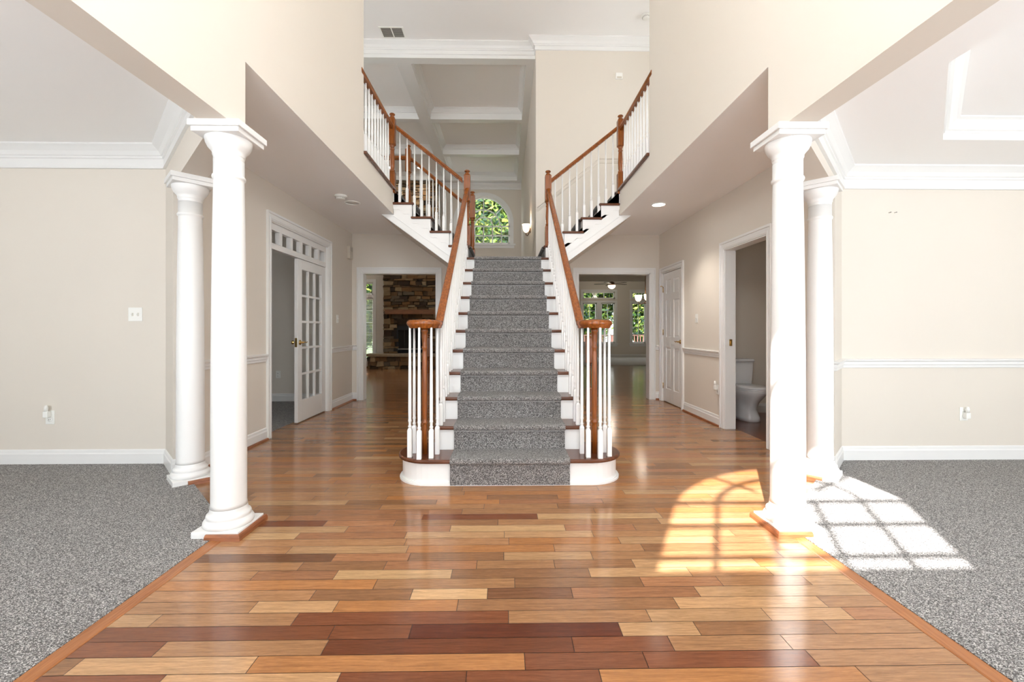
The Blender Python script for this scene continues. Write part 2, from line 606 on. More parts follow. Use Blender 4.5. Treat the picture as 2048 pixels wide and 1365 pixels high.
fl = MB()
fl.flat = True
fl.mat(M['planks'])
plank_cols, plank_shift = [], []
row = int((YF - ROW0) / PITCH) - 1
y = ROW0 + row * PITCH
GAP = 0.0011
while y < 13.85:
    y0, y1 = y + GAP, y + PITCH - GAP
    ym = (y + y1) / 2
    for (a, b) in xlim(ym):
        la, lb = xlim(y0), xlim(y1)
        sl0 = (la[0][0] - a) if (ym < 3.5 and len(la) == 1) else 0
        sl1 = (lb[0][0] - a) if (ym < 3.5 and len(lb) == 1) else 0
        if row in ROWS:
            js, cs = list(ROWS[row][0]), list(ROWS[row][1])
            while js[-1] < b:
                js.append(js[-1] + random.uniform(0.3, 1.0))
                cs.append(random.choice('LTTBPTO'))
            while js[0] > a:
                js.insert(0, js[0] - random.uniform(0.4, 1.0))
                cs.insert(0, random.choice('LTTBPTR'))
        else:
            js = [a - random.uniform(0, 0.9)]
            while js[-1] < b:
                js.append(js[-1] + random.choice([0.3, 0.42, 0.5, 0.62, 0.75, 0.9, 1.05]) * random.uniform(0.9, 1.1))
            cs = [random.choice('LTTTTBBPPTOBOTPTP') for _ in range(len(js) + 1)]
        edges = [a] + [j for j in js if a + 0.02 < j < b - 0.02] + [b]
        for i in range(len(edges) - 1):
            mid = (edges[i] + edges[i + 1]) / 2
            c = cs[min(sum(1 for j in js if j < mid), len(cs) - 1)]
            e0, e1 = edges[i] + (GAP if i else 0), edges[i + 1] - (GAP if i < len(edges) - 2 else 0)
            l0 = e0 + (sl0 if i == 0 else 0)
            l1 = e0 + (sl1 if i == 0 else 0)
            r0 = e1 - (sl0 if i == len(edges) - 2 else 0)
            r1 = e1 - (sl1 if i == len(edges) - 2 else 0)
            fl.add([(l0, y0, 0), (r0, y0, 0), (r1, y1, 0), (l1, y1, 0)], [(0, 1, 2, 3)])
            k = random.uniform(0.9, 1.1)
            cc = lin(tuple(0.87 * (0.88 * q + 0.12 * m_) + 0.13 * (sum(PAL[c]) / 3) for q, m_ in zip(PAL[c], (160, 110, 72))))
            plank_cols.append(tuple(min(q * k, 1) for q in cc))
            plank_shift.append((random.uniform(-50, 50), random.uniform(-50, 50), 0))
    y += PITCH
    row += 1
n_planks = len(fl.f)
fl.mat(M['dark'])
fl.add([(-XE, YF, -0.002), (7.5, YF, -0.002), (7.5, 13.9, -0.002), (-XE, 13.9, -0.002)], [(0, 1, 2, 3)])
floor = struct('floor', fl, None, 'hardwood floor of mixed brown planks across the foyer and hall')
me = floor.data
a1 = me.attributes.new('plank', 'FLOAT_COLOR', 'FACE')
a2 = me.attributes.new('shift', 'FLOAT_VECTOR', 'FACE')
for i in range(len(me.polygons)):
    if i < n_planks:
        a1.data[i].color = (*plank_cols[i], 1)
        a2.data[i].vector = plank_shift[i]

tn = [0]


def trim(mb, mat, label, bevel=0.0):
    tn[0] += 1
    return struct('trim_%d' % tn[0], mb, mat, label, bevel)


SIDE = {-1: 'left', 1: 'right'}
for s in (-1, 1):
    nm = SIDE[s]
    b = MB()
    # carpet of the front room, up to the wooden border
    b.prz([(s * 1.612, YF), (s * XE, YF), (s * XE, YD + 0.05), (s * 2.85, YD + 0.05), (s * 1.612, 2.53)], -0.03, 0.008)
    struct('floor_' + nm, b, M['carpet'], 'grey loop carpet of the front room on the %s' % nm)
    b = MB()
    p = [(s * 1.55, YF, 0), (s * 1.55, 2.50, 0), (s * 2.60, 3.4975, 0)]
    if s == 1:
        p = p[::-1]
    b.sweep(p, [(0, -0.01), (0.064, -0.01), (0.064, 0.0045), (0.058, 0.006), (0.006, 0.0035), (0, 0.001)])
    trim(b, M['border'], 'wooden border strip along the carpet of the %s front room' % nm)

b = MB()
b.box(-XE, -2.63, 3.88, 7.0, -0.03, 0.006)
struct('floor_office', b, M['carpet'], 'grey carpet behind the french door')
b = MB()
b.box(2.63, 4.4, 4.0, 6.0, -0.02, 0.0)
struct('floor_powder_room', b, M['tread'], 'dark wooden floor under the toilet')
b = MB()
b.box(0.6, 7.5, 13.85, YK, -0.03, 0.008)
struct('floor_breakfast_room', b, M['carpet_pale'], 'pale carpet of the far breakfast room')

# ------------------------------------------------------------------ walls of the foyer and front rooms
for s in (-1, 1):
    nm = SIDE[s]
    b = MB()
    b.prz([(s * XW, YF), (s * XO, YF), (s * XO, 2.488), (s * XW, 2.552)], ZS, ZT)
    b.prz([(s * XW, 2.552), (s * XO, 2.488), (s * XO, 4.55), (s * XO, 4.67), (s * XW, 4.67)], Z2, ZT)
    b.prz([(s * p[0], p[1]) for p in DIAG], ZS, ZH)
    b.box(s * XO, s * XE, 4.55, 4.67, Z2, ZT)
    struct('wall_foyer_' + nm, b, M['wall'], 'tall %s wall of the foyer carried on the columns' % nm)
    b = MB()
    b.prz([(s * 2.5, 3.569), (s * 2.615, 3.458), (s * 2.904, YD), (s * XE, YD), (s * XE, 3.88), (s * 2.62, 3.88)], 0, ZH)
    if s < 0:
        o0, o1, oz = 4.66, 6.16, 2.30
    else:
        o0, o1, oz = 4.17, 4.985, 2.06
    b.box(s * HX, s * 2.62, 3.6, o0, 0, ZH)
    b.box(s * HX, s * 2.62, o0, o1, oz, ZH)
    if s < 0:
        b.box(s * HX, s * 2.62, o1, YB, 0, ZH)
    else:
        b.box(s * HX, s * 2.62, o1, 6.20, 0, ZH)
        b.box(s * HX, s * 2.62, 6.20, 6.98, 2.05, ZH)
        b.box(s * HX, s * 2.62, 6.98, YB, 0, ZH)
        b.box(s * 2.60, s * 2.62, 6.2, 6.98, 0, 2.05)
    struct('wall_hall_' + nm, b, M['wall'], 'beige %s wall of the hall and the front room behind it' % nm)
    # slab over hall and front room = hall ceiling and upper floor
    b = MB()
    b.prz([(s * XO, YF), (s * XO, 2.488), (s * XW, 2.552), (s * XW, YB), (s * XE, YB), (s * XE, YF)], ZH, Z2)
    b.mats = [M['ceiling'], M['wall']]
    b.m = [0, 0] + [1] * (len(b.f) - 2)
    struct('ceiling_' + nm, b, None, 'flat ceiling over the %s side of the hall' % nm)
    # outer wall
    b = MB()
    ye = YB2 if s > 0 else YR + 0.2
    if s < 0:
        b.box(s * XE, s * (XE + 0.15), YF - 0.2, 5.1, 0, 6.0)
    else:
        b.box(s * XE, s * (XE + 0.15), YF - 0.2, 5.1, 0, 6.0)
    b.box(s * XE, s * (XE + 0.15), 6.6, ye, 0, 6.0)
    b.box(s * XE, s * (XE + 0.15), 5.1, 6.6, 1.7 if s < 0 else 0, 3.85)
    if s < 0:
        b.box(s * XE, s * (XE + 0.15), 5.7, 6.6, 0, 1.7)
        b.box(s * XE, s * (XE + 0.15), 5.1, 5.2, 0, 1.7)
        b.box(s * XE, s * (XE + 0.15), 5.2, 5.7, 0, 1.1)
    b.box(s * XE, s * (XE + 0.15), 5.1, 6.6, 5.35, 6.0)
    struct('wall_' + nm, b, M['wall'], 'outer wall on the %s' % nm)
    b = MB()
    b.box(s * (XW - 0.03), s * (XW + 0.03), 4.67, 5.90, Z2 - 0.028, Z2 + 0.004)
    trim(b, M['tread'], 'brown wooden nosing along the %s gallery edge' % nm, 0.006)

# front wall with arched window, door, two added room windows
b = MB()
R = 0.80
ZSILL, ZSPR = 2.74, 3.80
cuts = arc(0, ZSPR, R, 0, PI, 24)
WT = 0.16
# around the arch
b.pry([(-XO, 2.28), (-XO, 5.87), (0, 5.87), (0, ZSPR + R)] + [p for p in cuts[13:]] + [(-R, ZSILL), (0, ZSILL), (0, 2.28)], YF - WT, YF)
b.pry([(XO, 2.28), (XO, 5.87), (0, 5.87), (0, ZSPR + R)] + [p for p in cuts[:12][::-1]] + [(R, ZSILL), (0, ZSILL), (0, 2.28)], YF - WT, YF)
b.box(-XO, -1.0, YF - WT, YF, 0, 2.28)
b.box(1.0, XO, YF - WT, YF, 0, 2.28)
for (xa, xb, za, zb) in ADDED_FRONT_WINDOWS:
    o = -XE if xa < 0 else XE
    i = -XO if xa < 0 else XO
    lo, hi = min(o, i), max(o, i)
    b.box(lo, xa, YF - WT, YF, 0, 5.87)
    b.box(xb, hi, YF - WT, YF, 0, 5.87)
    b.box(xa, xb, YF - WT, YF, 0, za)
    b.box(xa, xb, YF - WT, YF, zb, 5.87)
struct('wall_front', b, M['wall'], 'front wall behind the viewer with arched window')
b = MB()  # unseen roof added to block the sun from the room windows below
b.box(-XE, XE, YF - WT - 2.3, YF - WT, 2.5, 2.62)
struct('ceiling_added_porch', b, M['trim'], 'added unseen porch roof that keeps sun off the front windows')

for s in (-1, 1):  # unseen side windows added to light the upper hall and ceiling
    b = MB()
    xx = s * (XE + 0.08)
    for yy in (5.1, 5.85, 6.6):
        b.box(xx - 0.03, xx + 0.03, yy - 0.035, yy + 0.035, 3.85, 5.35)
    for zz in (3.85, 4.6, 5.35):
        b.box(xx - 0.03, xx + 0.03, 5.1, 6.6, zz - 0.03, zz + 0.03)
    wv = struct('window_%d' % (13 if s < 0 else 14), b, M['trim'], 'added unseen upstairs side window on the %s' % SIDE[s])
    MB().box(xx - 0.003, xx + 0.003, 5.1, 6.6, 3.85, 5.35).build('pane', M['glass'], wv)

b = MB()  # unseen window added to brighten the office
xx = -XE - 0.08
for yy in (5.2, 5.45, 5.7):
    b.box(xx - 0.03, xx + 0.03, yy - 0.035, yy + 0.035, 0.7, 2.2)
for zz in (1.1, 1.4, 1.7):
    b.box(xx - 0.03, xx + 0.03, 5.2, 5.7, zz - 0.03, zz + 0.03)
wv = struct('window_15', b, M['trim'], 'added unseen office side window')
MB().box(xx - 0.003, xx + 0.003, 5.2, 5.7, 1.1, 1.7).build('pane', M['glass'], wv)

# arched front window frame
b = MB()
yw = YF - 0.10
for sx in (-R, R):
    b.box(sx - 0.03, sx + 0.03, yw - 0.03, yw + 0.03, ZSILL, ZSPR)
ring = arc(0, ZSPR, R + 0.02, 0, PI, 24) + arc(0, ZSPR, R - 0.035, PI, 0, 24)
b.pry(ring, yw - 0.03, yw + 0.03)
b.box(-R, R, yw - 0.03, yw + 0.09, ZSILL, 2.895)
for k in range(1, 5):
    x = -R + k * 2 * R / 5
    b.box(x - 0.010, x + 0.010, yw - 0.02, yw + 0.02, ZSILL, ZSPR)
for z in (3.10, 3.465, 3.81):
    b.box(-R, R, yw - 0.02, yw + 0.02, z - 0.010, z + 0.010)
b.pry(arc(0, ZSPR, R * 0.60 + 0.013, 0, PI, 20) + arc(0, ZSPR, R * 0.60 - 0.013, PI, 0, 20), yw - 0.02, yw + 0.02)
for a in (PI / 4, PI / 2, 3 * PI / 4):
    c, t = math.cos(a), math.sin(a)
    q = [(c * r - t * e, ZSPR + t * r + c * e) for r, e in ((0.30, -0.012), (R, -0.012), (R, 0.012), (0.30, 0.012))]
    b.pry(q, yw - 0.02, yw + 0.02)
win1 = struct('window_1', b, M['trim'], 'arched front window high above the door')
b = MB()
b.box(-R, R, yw - 0.003, yw + 0.003, ZSILL, ZSPR)
b.pry(arc(0, ZSPR, R, 0, PI, 24), yw - 0.003, yw + 0.003)
b.build('pane', M['glass'], win1)
for i, (xa, xb, za, zb) in enumerate(ADDED_FRONT_WINDOWS):
    b = MB()
    for xx in (xa, (xa + xb) / 2, xb):
        b.box(xx - 0.035, xx + 0.035, yw - 0.03, yw + 0.03, za, zb)
    for zz in (za, (za + zb) / 2, zb):
        b.box(xa, xb, yw - 0.03, yw + 0.03, zz - 0.03, zz + 0.03)
    wv = struct('window_%d' % (i + 2), b, M['trim'], 'added unseen front window of the %s room' % SIDE[-1 if xa < 0 else 1])
    MB().box(xa, xb, yw - 0.003, yw + 0.003, za, zb).build('pane', M['glass'], wv)
b = MB()  # entrance glass and sidelights added to bring more light into the foyer
for (x0, x1) in ((-1.0, -0.95), (-0.55, -0.46), (0.46, 0.55), (0.95, 1.0)):
    b.box(x0, x1, yw - 0.05, yw + 0.05, 0, 2.28)
b.box(-1.0, 1.0, yw - 0.05, yw + 0.05, 2.22, 2.28)
for (x0, x1) in ((-0.95, -0.55), (0.55, 0.95)):
    b.box(x0, x1, yw - 0.03, yw + 0.03, 0, 0.2)
for (x0, x1) in ((-0.46, -0.34), (0.34, 0.46)):
    b.box(x0, x1, yw - 0.025, yw + 0.02, 0.01, 2.21)
b.box(-0.34, 0.34, yw - 0.025, yw + 0.02, 0.01, 1.35)
b.box(-0.34, 0.34, yw - 0.025, yw + 0.02, 2.08, 2.21)
d4 = struct('door_4', b, M['trim'], 'white entrance door behind the viewer, glass and sidelights added for light', 0.004)
for (x0, x1, z0, z1) in ((-0.95, -0.55, 0.2, 2.22), (0.55, 0.95, 0.2, 2.22), (-0.34, 0.34, 1.35, 2.08)):
    MB().box(x0, x1, yw - 0.003, yw + 0.003, z0, z1).build('pane', M['glass'], d4)


# ------------------------------------------------------------------ back wall with the two doorways
def band_z(ax):      # underside of the side flights at |x|
    return 1.865 + (ax - 0.555) * 0.73


b = MB()
b.box(0.478, 1.17, YB, YB2, 0, ZT)
b.box(1.17, 2.345, YB, YB2, 2.06, ZT)
b.box(2.345, 7.5, YB, YB2, 0, ZT)
struct('wall_back_right', b, M['wall'], 'beige back wall right of the stair with a doorway')
b = MB()
b.box(-XE, -2.33, YB, YB2, 0, Z2)
b.pry([(-2.33, 2.06), (-2.33, Z2), (-1.50, Z2), (-1.14, 2.74), (-1.14, 2.06)], YB, YB2)
b.box(-1.14, -0.5, YB, YB2, 0, 2.06)
b.pry([(-1.14, 2.06), (-0.5, 2.06), (-0.5, 2.2), (-1.14, 2.68)], YB, YB2)
struct('wall_back_left', b, M['wall'], 'beige back wall left of the stair with a doorway')
# header towards the family room and crown
b = MB()
b.box(-XE, 0.478, 7.26, 7.43, 5.64, ZT)
trim(b, M['trim'], 'white header beam over the opening to the family room')

CROWN = [(0, 0), (0.095, 0), (0.095, -0.012), (0.085, -0.02), (0.074, -0.03), (0.052, -0.052), (0.036, -0.082), (0.026, -0.088), (0.026, -0.102),
         (0.015, -0.108), (0.015, -0.168), (0.021, -0.174), (0.021, -0.187), (0, -0.187)]
CROWN_S = [(u * 1.25, v * 1.05) for (u, v) in CROWN[:9]] + [(0.016, -0.112), (0.016, -0.17), (0, -0.175)]
b = MB()
b.sweep([(XE, YB, ZT), (0.478, YB, ZT), (0.478, 7.26, ZT), (-XE, 7.26, ZT)], CROWN_S)
trim(b, M['trim'], 'white crown moulding below the high foyer ceiling')

# ceiling over everything
b = MB()
b.box(-XE, 7.5, YF - 0.2, YR + 0.2, ZT, ZT + 0.15)
struct('ceiling', b, M['ceiling'], 'high white ceiling of the foyer')

# front room crowns, right tray ceiling
PATHL = [(-XO, YF, 0), (-XO, 2.488, 0), (-2.904, YD, 0), (-XE, YD, 0)]
b = MB()
b.sweep([(p[0], p[1], ZH) for p in PATHL], CROWN)
trim(b, M['trim'], 'white crown moulding of the left front room')
PATHR = [(-p[0], p[1], 0) for p in PATHL][::-1]
ZTR = 2.55
b = MB()
b.sweep([(p[0], p[1], ZTR) for p in PATHR], CROWN)
trim(b, M['trim'], 'white crown moulding of the right front room')
TRAY = [(2.315, 2.27), (3.22, 3.19), (4.3, 3.19), (5.2, 2.27), (5.2, 0.73), (4.3, -0.17), (3.22, -0.17), (2.315, 0.73)]
OUT = [(XO, 2.488), (2.904, YD), (XE, YD), (XE, 2.27), (XE, 0.73), (XE, YF), (XO, YF), (XO, 0.73)]
b = MB()
for i in range(8):
    j = (i + 1) % 8
    b.add([(*OUT[i], ZTR), (*OUT[j], ZTR), (*TRAY[j], ZTR), (*TRAY[i], ZTR)], [(0, 1, 2, 3)])
    b.add([(*TRAY[i], ZTR), (*TRAY[j], ZTR), (*TRAY[j], ZH), (*TRAY[i], ZH)], [(0, 1, 2, 3)])
struct('ceiling_tray', b, M['ceiling'], 'tray ceiling border of the right front room')
b = MB()
b.sweep([(p[0], p[1], ZH - 0.001) for p in TRAY[::-1]], [(0, 0), (0.09, 0), (0.09, -0.01), (0.07, -0.022), (0.05, -0.045), (0.03, -0.075), (0.012, -0.082), (0.012, -0.093), (0, -0.093)], True)
trim(b, M['trim'], 'white moulding inside the tray of the right ceiling')

# baseboards, chair rails, shoe strips
BASE = [(0, 0), (0.016, 0), (0.016, 0.09), (0.011, 0.10), (0.009, 0.118), (0.005, 0.126), (0, 0.128)]
SHOE = [(0.016, 0), (0.034, 0), (0.033, 0.010), (0.027, 0.018), (0.016, 0.021)]
CHAIR = [(0, 0.808), (0.012, 0.812), (0.014, 0.832), (0.02, 0.840), (0.02, 0.862), (0.034, 0.872), (0.036, 0.884), (0, 0.890)]


def run(name, path, prof, mat, label):
    bb = MB()
    for q in path:
        bb.sweep(q, prof)
    if name == 'trim':
        return trim(bb, mat, label)
    return struct(name, bb, mat, label)


def mir(path):
    return [(-p[0], p[1], p[2]) for p in path][::-1]


l_end = [(-HX, 4.57, 0), (-HX, 3.569, 0), (-2.615, 3.458, 0), (-2.904, YD, 0), (-XE, YD, 0)]
l_far = [(-HX + 0.08, YB, 0), (-HX, YB, 0), (-HX, 6.255, 0)]
run('baseboard_left', [l_end, l_far], BASE, M['trim'], 'white baseboard of the left walls')
run('trim', [l_end[:2], l_far], SHOE, M['shoe'], 'brown shoe strip under the left hall baseboard')
run('trim', [l_end[:2], l_far], CHAIR, M['trim'], 'white chair rail on the left hall wall')
r_end = mir([(-HX, 4.08, 0)] + l_end[1:])
r_mid = [(HX, 5.075, 0), (HX, 6.115, 0)]
r_far = [(HX, 7.06, 0), (HX, YB, 0), (HX - 0.065, YB, 0)]
run('baseboard_right', [r_end, r_mid, r_far], BASE, M['trim'], 'white baseboard of the right walls')
run('trim', [r_end[-2:], r_mid, r_far], SHOE, M['shoe'], 'brown shoe strip under the right hall baseboard')
run('trim', [r_end, r_mid, r_far], CHAIR, M['trim'], 'white chair rail on the right hall and front room walls')


# ------------------------------------------------------------------ casings
def casing(plane, at, side, a0, a1, zt, label, depth=0.12, wd=0.088, reveal=0.006):
    """door casing on a wall face: plane 'x' or 'y', face coordinate, side the face looks to, opening a0..a1, head zt"""
    bb = MB()

    def bx(u0, u1, t0, t1, z0, z1):
        if plane == 'x':
            bb.box(at + side * t0, at + side * t1, u0, u1, z0, z1)
        else:
            bb.box(u0, u1, at + side * t0, at + side * t1, z0, z1)
    for (u, d) in ((a0, -1), (a1, 1)):
        bx(u, u + d * (wd - 0.022), 0, 0.014, 0, zt)
        bx(u + d * (wd - 0.024), u + d * wd, 0, 0.026, 0, zt + wd - 0.024)
        bx(u, u + d * (wd - 0.024), 0, 0.014, zt, zt + wd - 0.024)
        bx(u + d * 0.012, u + d * 0.03, 0, 0.019, 0, zt + 0.03)
        bx(u, u - d * 0.012, 0.004, -depth, 0, zt)
    bx(a0, a1, 0, 0.014, zt, zt + wd - 0.022)
    bx(a0 - wd, a1 + wd, 0, 0.026, zt + wd - 0.024, zt + wd)
    bx(a0 - 0.012, a1 + 0.012, 0, 0.019, zt + 0.012, zt + 0.03)
    bx(a0, a1, 0.004, -depth, zt - 0.012, zt)
    return trim(bb, M['trim'], label, 0.002)


casing('y', YB, -1, -2.33, -1.14, 2.06, 'white casing of the left back doorway', 0.16)
casing('y', YB, -1, 1.17, 2.345, 2.06, 'white casing of the right back doorway', 0.16)
casing('x', -HX, 1, 4.66, 6.16, 2.30, 'white casing around the french door and transom')
cas_p = casing('x', HX, -1, 4.17, 4.985, 2.06, 'white casing of the powder room doorway')
casing('x', HX, -1, 6.205, 6.975, 2.045, 'white casing of the six panel door', 0.05, 0.08)
b = MB()
b.box(2.545, 2.575, 4.965, 4.974, 0.955, 1.03)
b.box(2.553, 2.567, 4.960, 4.966, 0.975, 1.01)
b.build('strike_plate', M['brass'], cas_p)


# ------------------------------------------------------------------ doors
def lever(parent, at, side, ypos, z, toward):
    bb = MB()
    ax = 'x' if side > 0 else '-x'
    bb.lathe([(0.001, 0.0), (0.031, 0.0), (0.031, 0.004), (0.024, 0.010), (0.012, 0.013), (0.010, 0.045), (0.001, 0.046)], (at, ypos, z), 16, ax)
    x = at + side * 0.045
    bb.tube([(x, ypos - toward * 0.006, z), (x, ypos + toward * 0.03, z + 0.006), (x, ypos + toward * 0.065, z - 0.004), (x, ypos + toward * 0.10, z + 0.004), (x - side * 0.006, ypos + toward * 0.112, z + 0.003)],
            [0.009, 0.008, 0.007, 0.006, 0.004], 10)
    return bb.build('door_handle', M['brass'], parent, label='brass lever handle')


# french door: transom frame + leaf
b = MB()
xf0, xf1 = -HX - 0.02, -HX - 0.075
b.box(xf0, xf1, 4.672, 6.148, 2.01, 2.075)
b.box(xf0, xf1, 4.672, 6.148, 2.215, 2.288)
for k in range(7):
    yy = 4.672 + (6.148 - 4.672) * k / 6
    wd = 0.028 if k not in (0, 6) else 0.05
    b.box(xf0, xf1, max(yy - wd, 4.672), min(yy + wd, 6.148), 2.075, 2.215)
tr = struct('window_10', b, M['trim'], 'six light transom above the french door', 0.003)
for k in range(6):
    y0 = 4.672 + 1.476 * k / 6
    MB().box(-HX - 0.05, -HX - 0.045, y0 + 0.02, y0 + 0.226, 2.07, 2.22).build('pane', M['glass'], tr)
b = MB()
ya, yb = 5.33, 6.145
xd0, xd1 = -HX - 0.03, -HX - 0.072
b.box(xd0, xd1, ya, ya + 0.115, 0.012, 2.005)
b.box(xd0, xd1, yb - 0.115, yb, 0.012, 2.005)
b.box(xd0, xd1, ya + 0.115, yb - 0.115, 0.012, 0.27)
b.box(xd0, xd1, ya + 0.115, yb - 0.115, 1.885, 2.005)
gw = (yb - ya - 0.23)
for k in (1, 2):
    yy = ya + 0.115 + gw * k / 3
    b.box(xd0 - 0.006, xd1 + 0.006, yy - 0.014, yy + 0.014, 0.27, 1.885)
for k in range(1, 5):
    zz = 0.27 + 1.615 * k / 5
    b.box(xd0 - 0.0075, xd1 + 0.0075, ya + 0.115, yb - 0.115, zz - 0.014, zz + 0.014)
fd = struct('door_1', b, M['trim'], 'white french door leaf with fifteen glass panes', 0.003)
for r_ in range(5):
    for c_ in range(3):
        y0, z0 = ya + 0.115 + gw * c_ / 3, 0.27 + 1.615 * r_ / 5
        MB().box(-HX - 0.053, -HX - 0.049, y0 + 0.01, y0 + gw / 3 - 0.01, z0 + 0.01, z0 + 0.313).build('pane', M['glass'], fd)
lever(fd, xd0, 1, ya + 0.058, 0.985, 1)
MB().box(xd0 - 0.008, xd1 + 0.008, ya - 0.004, ya + 0.001, 0.93, 1.04).build('latch_plate', M['brass'], fd)
MB().lathe([(0.001, 0), (0.026, 0), (0.026, 0.006), (0.011, 0.012), (0.011, 0.03), (0.024, 0.04), (0.022, 0.055), (0.001, 0.06)], (xd1, ya + 0.058, 0.985), 14, '-x').build('door_knob', M['brass'], fd)

# six panel door
b = MB()
xq = HX + 0.022
y0, y1 = 6.222, 6.958
b.box(xq, xq + 0.03, y0, y1, 0.012, 2.028)
st = 0.105
wv = (y1 - y0 - 3 * st) / 2
cols = [(y0 + st, y0 + st + wv), (y1 - st - wv, y1 - st)]
rows_ = [(0.22, 0.86), (1.03, 1.60), (1.71, 1.92)]
xs_ = xq - 0.012
b.box(xs_, xq, y0, y0 + st, 0.012, 2.028)
b.box(xs_, xq, y1 - st, y1, 0.012, 2.028)
b.box(xs_, xq, cols[0][1], cols[1][0], 0.012, 2.028)
zc = [0.012] + [z for r_ in rows_ for z in r_] + [2.028]
for (ca, cb) in cols:
    for k in range(0, 8, 2):
        b.box(xs_, xq, ca, cb, zc[k], zc[k + 1])
    for (za, zb) in rows_:
        o_ = 0.035
        i0 = [(xq, ca + 0.008, za + 0.008), (xq, cb - 0.008, za + 0.008), (xq, cb - 0.008, zb - 0.008), (xq, ca + 0.008, zb - 0.008)]
        i1 = [(xq - 0.009, ca + o_, za + o_), (xq - 0.009, cb - o_, za + o_), (xq - 0.009, cb - o_, zb - o_), (xq - 0.009, ca + o_, zb - o_)]
        b.add(i0 + i1, [(4, 5, 6, 7), (0, 1, 5, 4), (1, 2, 6, 5), (2, 3, 7, 6), (3, 0, 4, 7)])
pd = struct('door_2', b, M['trim'], 'closed white six panel door on the right hall wall', 0.002)
lever(pd, xs_, -1, y0 + 0.062, 0.965, 1)
for z in (0.25, 1.10, 1.78):
    MB().lathe([(0.001, -0.045), (0.008, -0.045), (0.008, 0.045), (0.001, 0.045)], (xs_ - 0.004, y1 + 0.008, z), 10).box(xs_ - 0.001, xs_ + 0.001, y1 - 0.0, y1 + 0.016, z - 0.045, z + 0.045).build('hinge', M['brass'], pd)
MB().tube([(xs_ - 0.004, y1 + 0.006, 1.82), (xs_ - 0.03, y1 - 0.02, 1.835), (xs_ - 0.06, y1 - 0.03, 1.83)], 0.006, 8).build('hinge_pin_stop', M['brass'], pd)

# rooms behind the hall walls: office, powder room
b = MB()
b.box(-XE, -2.62, 7.0, YB, 0, ZH)
b.sweep([(-2.63, 7.0, 0), (-XE, 7.0, 0)], BASE)
b.mats = [M['wall'], M['trim']]
b.m = [0] * 6 + [1] * (len(b.f) - 6)
struct('wall_office', b, None, 'wall of the office behind the french door')
b = MB()
b.box(2.62, 4.4, 5.98, 6.1, 0, ZH)
b.box(4.3, 4.42, 3.88, 5.98, 0, ZH)
b.sweep([(4.3, 5.98, 0), (2.62, 5.98, 0)], BASE)
b.mats = [M['wall'], M['trim']]
b.m = [0] * 12 + [1] * (len(b.f) - 12)
struct('wall_powder_room', b, None, 'beige wall behind the toilet')


# ------------------------------------------------------------------ columns
def column(x, y, rot, label, strip_sides):
    t = thing('column', label, 'column', (x, y, 0), 'white round columns of the foyer openings', rot)
    b = MB()
    b.box(-0.127, 0.127, -0.127, 0.127, 0.0, 0.042)
    b.smooth = True
    b.lathe([(0.122, 0.042), (0.127, 0.052), (0.127, 0.062), (0.121, 0.074), (0.109, 0.08), (0.108, 0.086), (0.112, 0.094), (0.110, 0.104), (0.101, 0.110), (0.097, 0.116), (0.0945, 0.126), (0.093, 0.14)], n=48)
    b.smooth = False
    b.build('base', M['trim'], t, 0.003)
    b = MB()
    b.lathe([(0.093, 0.14), (0.0895, 0.16), (0.0890, 0.5), (0.0880, 0.9), (0.0850, 1.3), (0.0805, 1.7), (0.0755, 1.98), (0.0755, 1.99),
             (0.082, 1.995), (0.084, 2.003), (0.082, 2.011), (0.0765, 2.015), (0.0765, 2.10)], n=48)
    b.build('shaft', M['trim'], t)
    b = MB()
    b.lathe([(0.0765, 2.10), (0.0765, 2.12), (0.081, 2.123), (0.081, 2.138), (0.088, 2.150), (0.104, 2.168), (0.114, 2.19), (0.118, 2.212), (0.118, 2.218)], n=48)
    b.box(-0.128, 0.128, -0.128, 0.128, 2.218, 2.245)
    b.box(-0.14, 0.14, -0.14, 0.14, 2.245, ZS)
    b.build('capital', M['trim'], t, 0.003)
    b = MB()
    for q in strip_sides:
        b.sweep(q, [(0, 0), (-0.018, 0), (-0.017, 0.02), (-0.010, 0.03), (0, 0.032)])
    b.build('shoe_strip', M['shoe'], t, label='brown quarter round strip')


e = 0.1275
# front columns stand half on the carpet: strip on the front edge (wood part) and on the inner side
column(-1.598, 2.52, 0, 'white round column at the front left corner of the stair hall opening', [[(-0.045, -e, 0), (e, -e, 0), (e, e + 0.01, 0)]])
column(1.610, 2.505, 0, 'white round column at the front right, half in bright sunlight', [[(-e, e + 0.01, 0), (-e, -e, 0), (0.05, -e, 0)][::1]])
c45 = PI / 4
column(-2.405, 3.35, -c45, 'white round column in the left hall beside the beige wall end', [[(e, -0.037, 0), (e, e, 0), (0, e, 0)]])
column(2.425, 3.365, c45, 'white round column at the right behind the sunlit front column', [[(0, e, 0), (-e, e, 0), (-e, -0.037, 0)]])

# ------------------------------------------------------------------ staircase
ST = thing('staircase', 'central wooden staircase with white risers that splits into two side flights', 'staircase', (0, 0, 0))


def tz(n):
    return n * RISE


def yr(n):
    return Y1 + 0.018 + (n - 1) * RUN     # riser face of step n


def bull(r_, yoff):
    """plan of the bullnose step, both ends round"""
    pts = []
    cx_ = 0.60
    cy_ = 3.452
    rr = 0.234 + r_
    for i in range(17):
        a = -PI / 2 + PI * i / 16
        pts.append((SX + cx_ + rr * math.cos(a), cy_ + rr * math.sin(a)))
    for i in range(17):
        a = PI / 2 + PI * i / 16
        pts.append((SX - cx_ + rr * math.cos(a), cy_ + rr * math.sin(a)))
    return pts


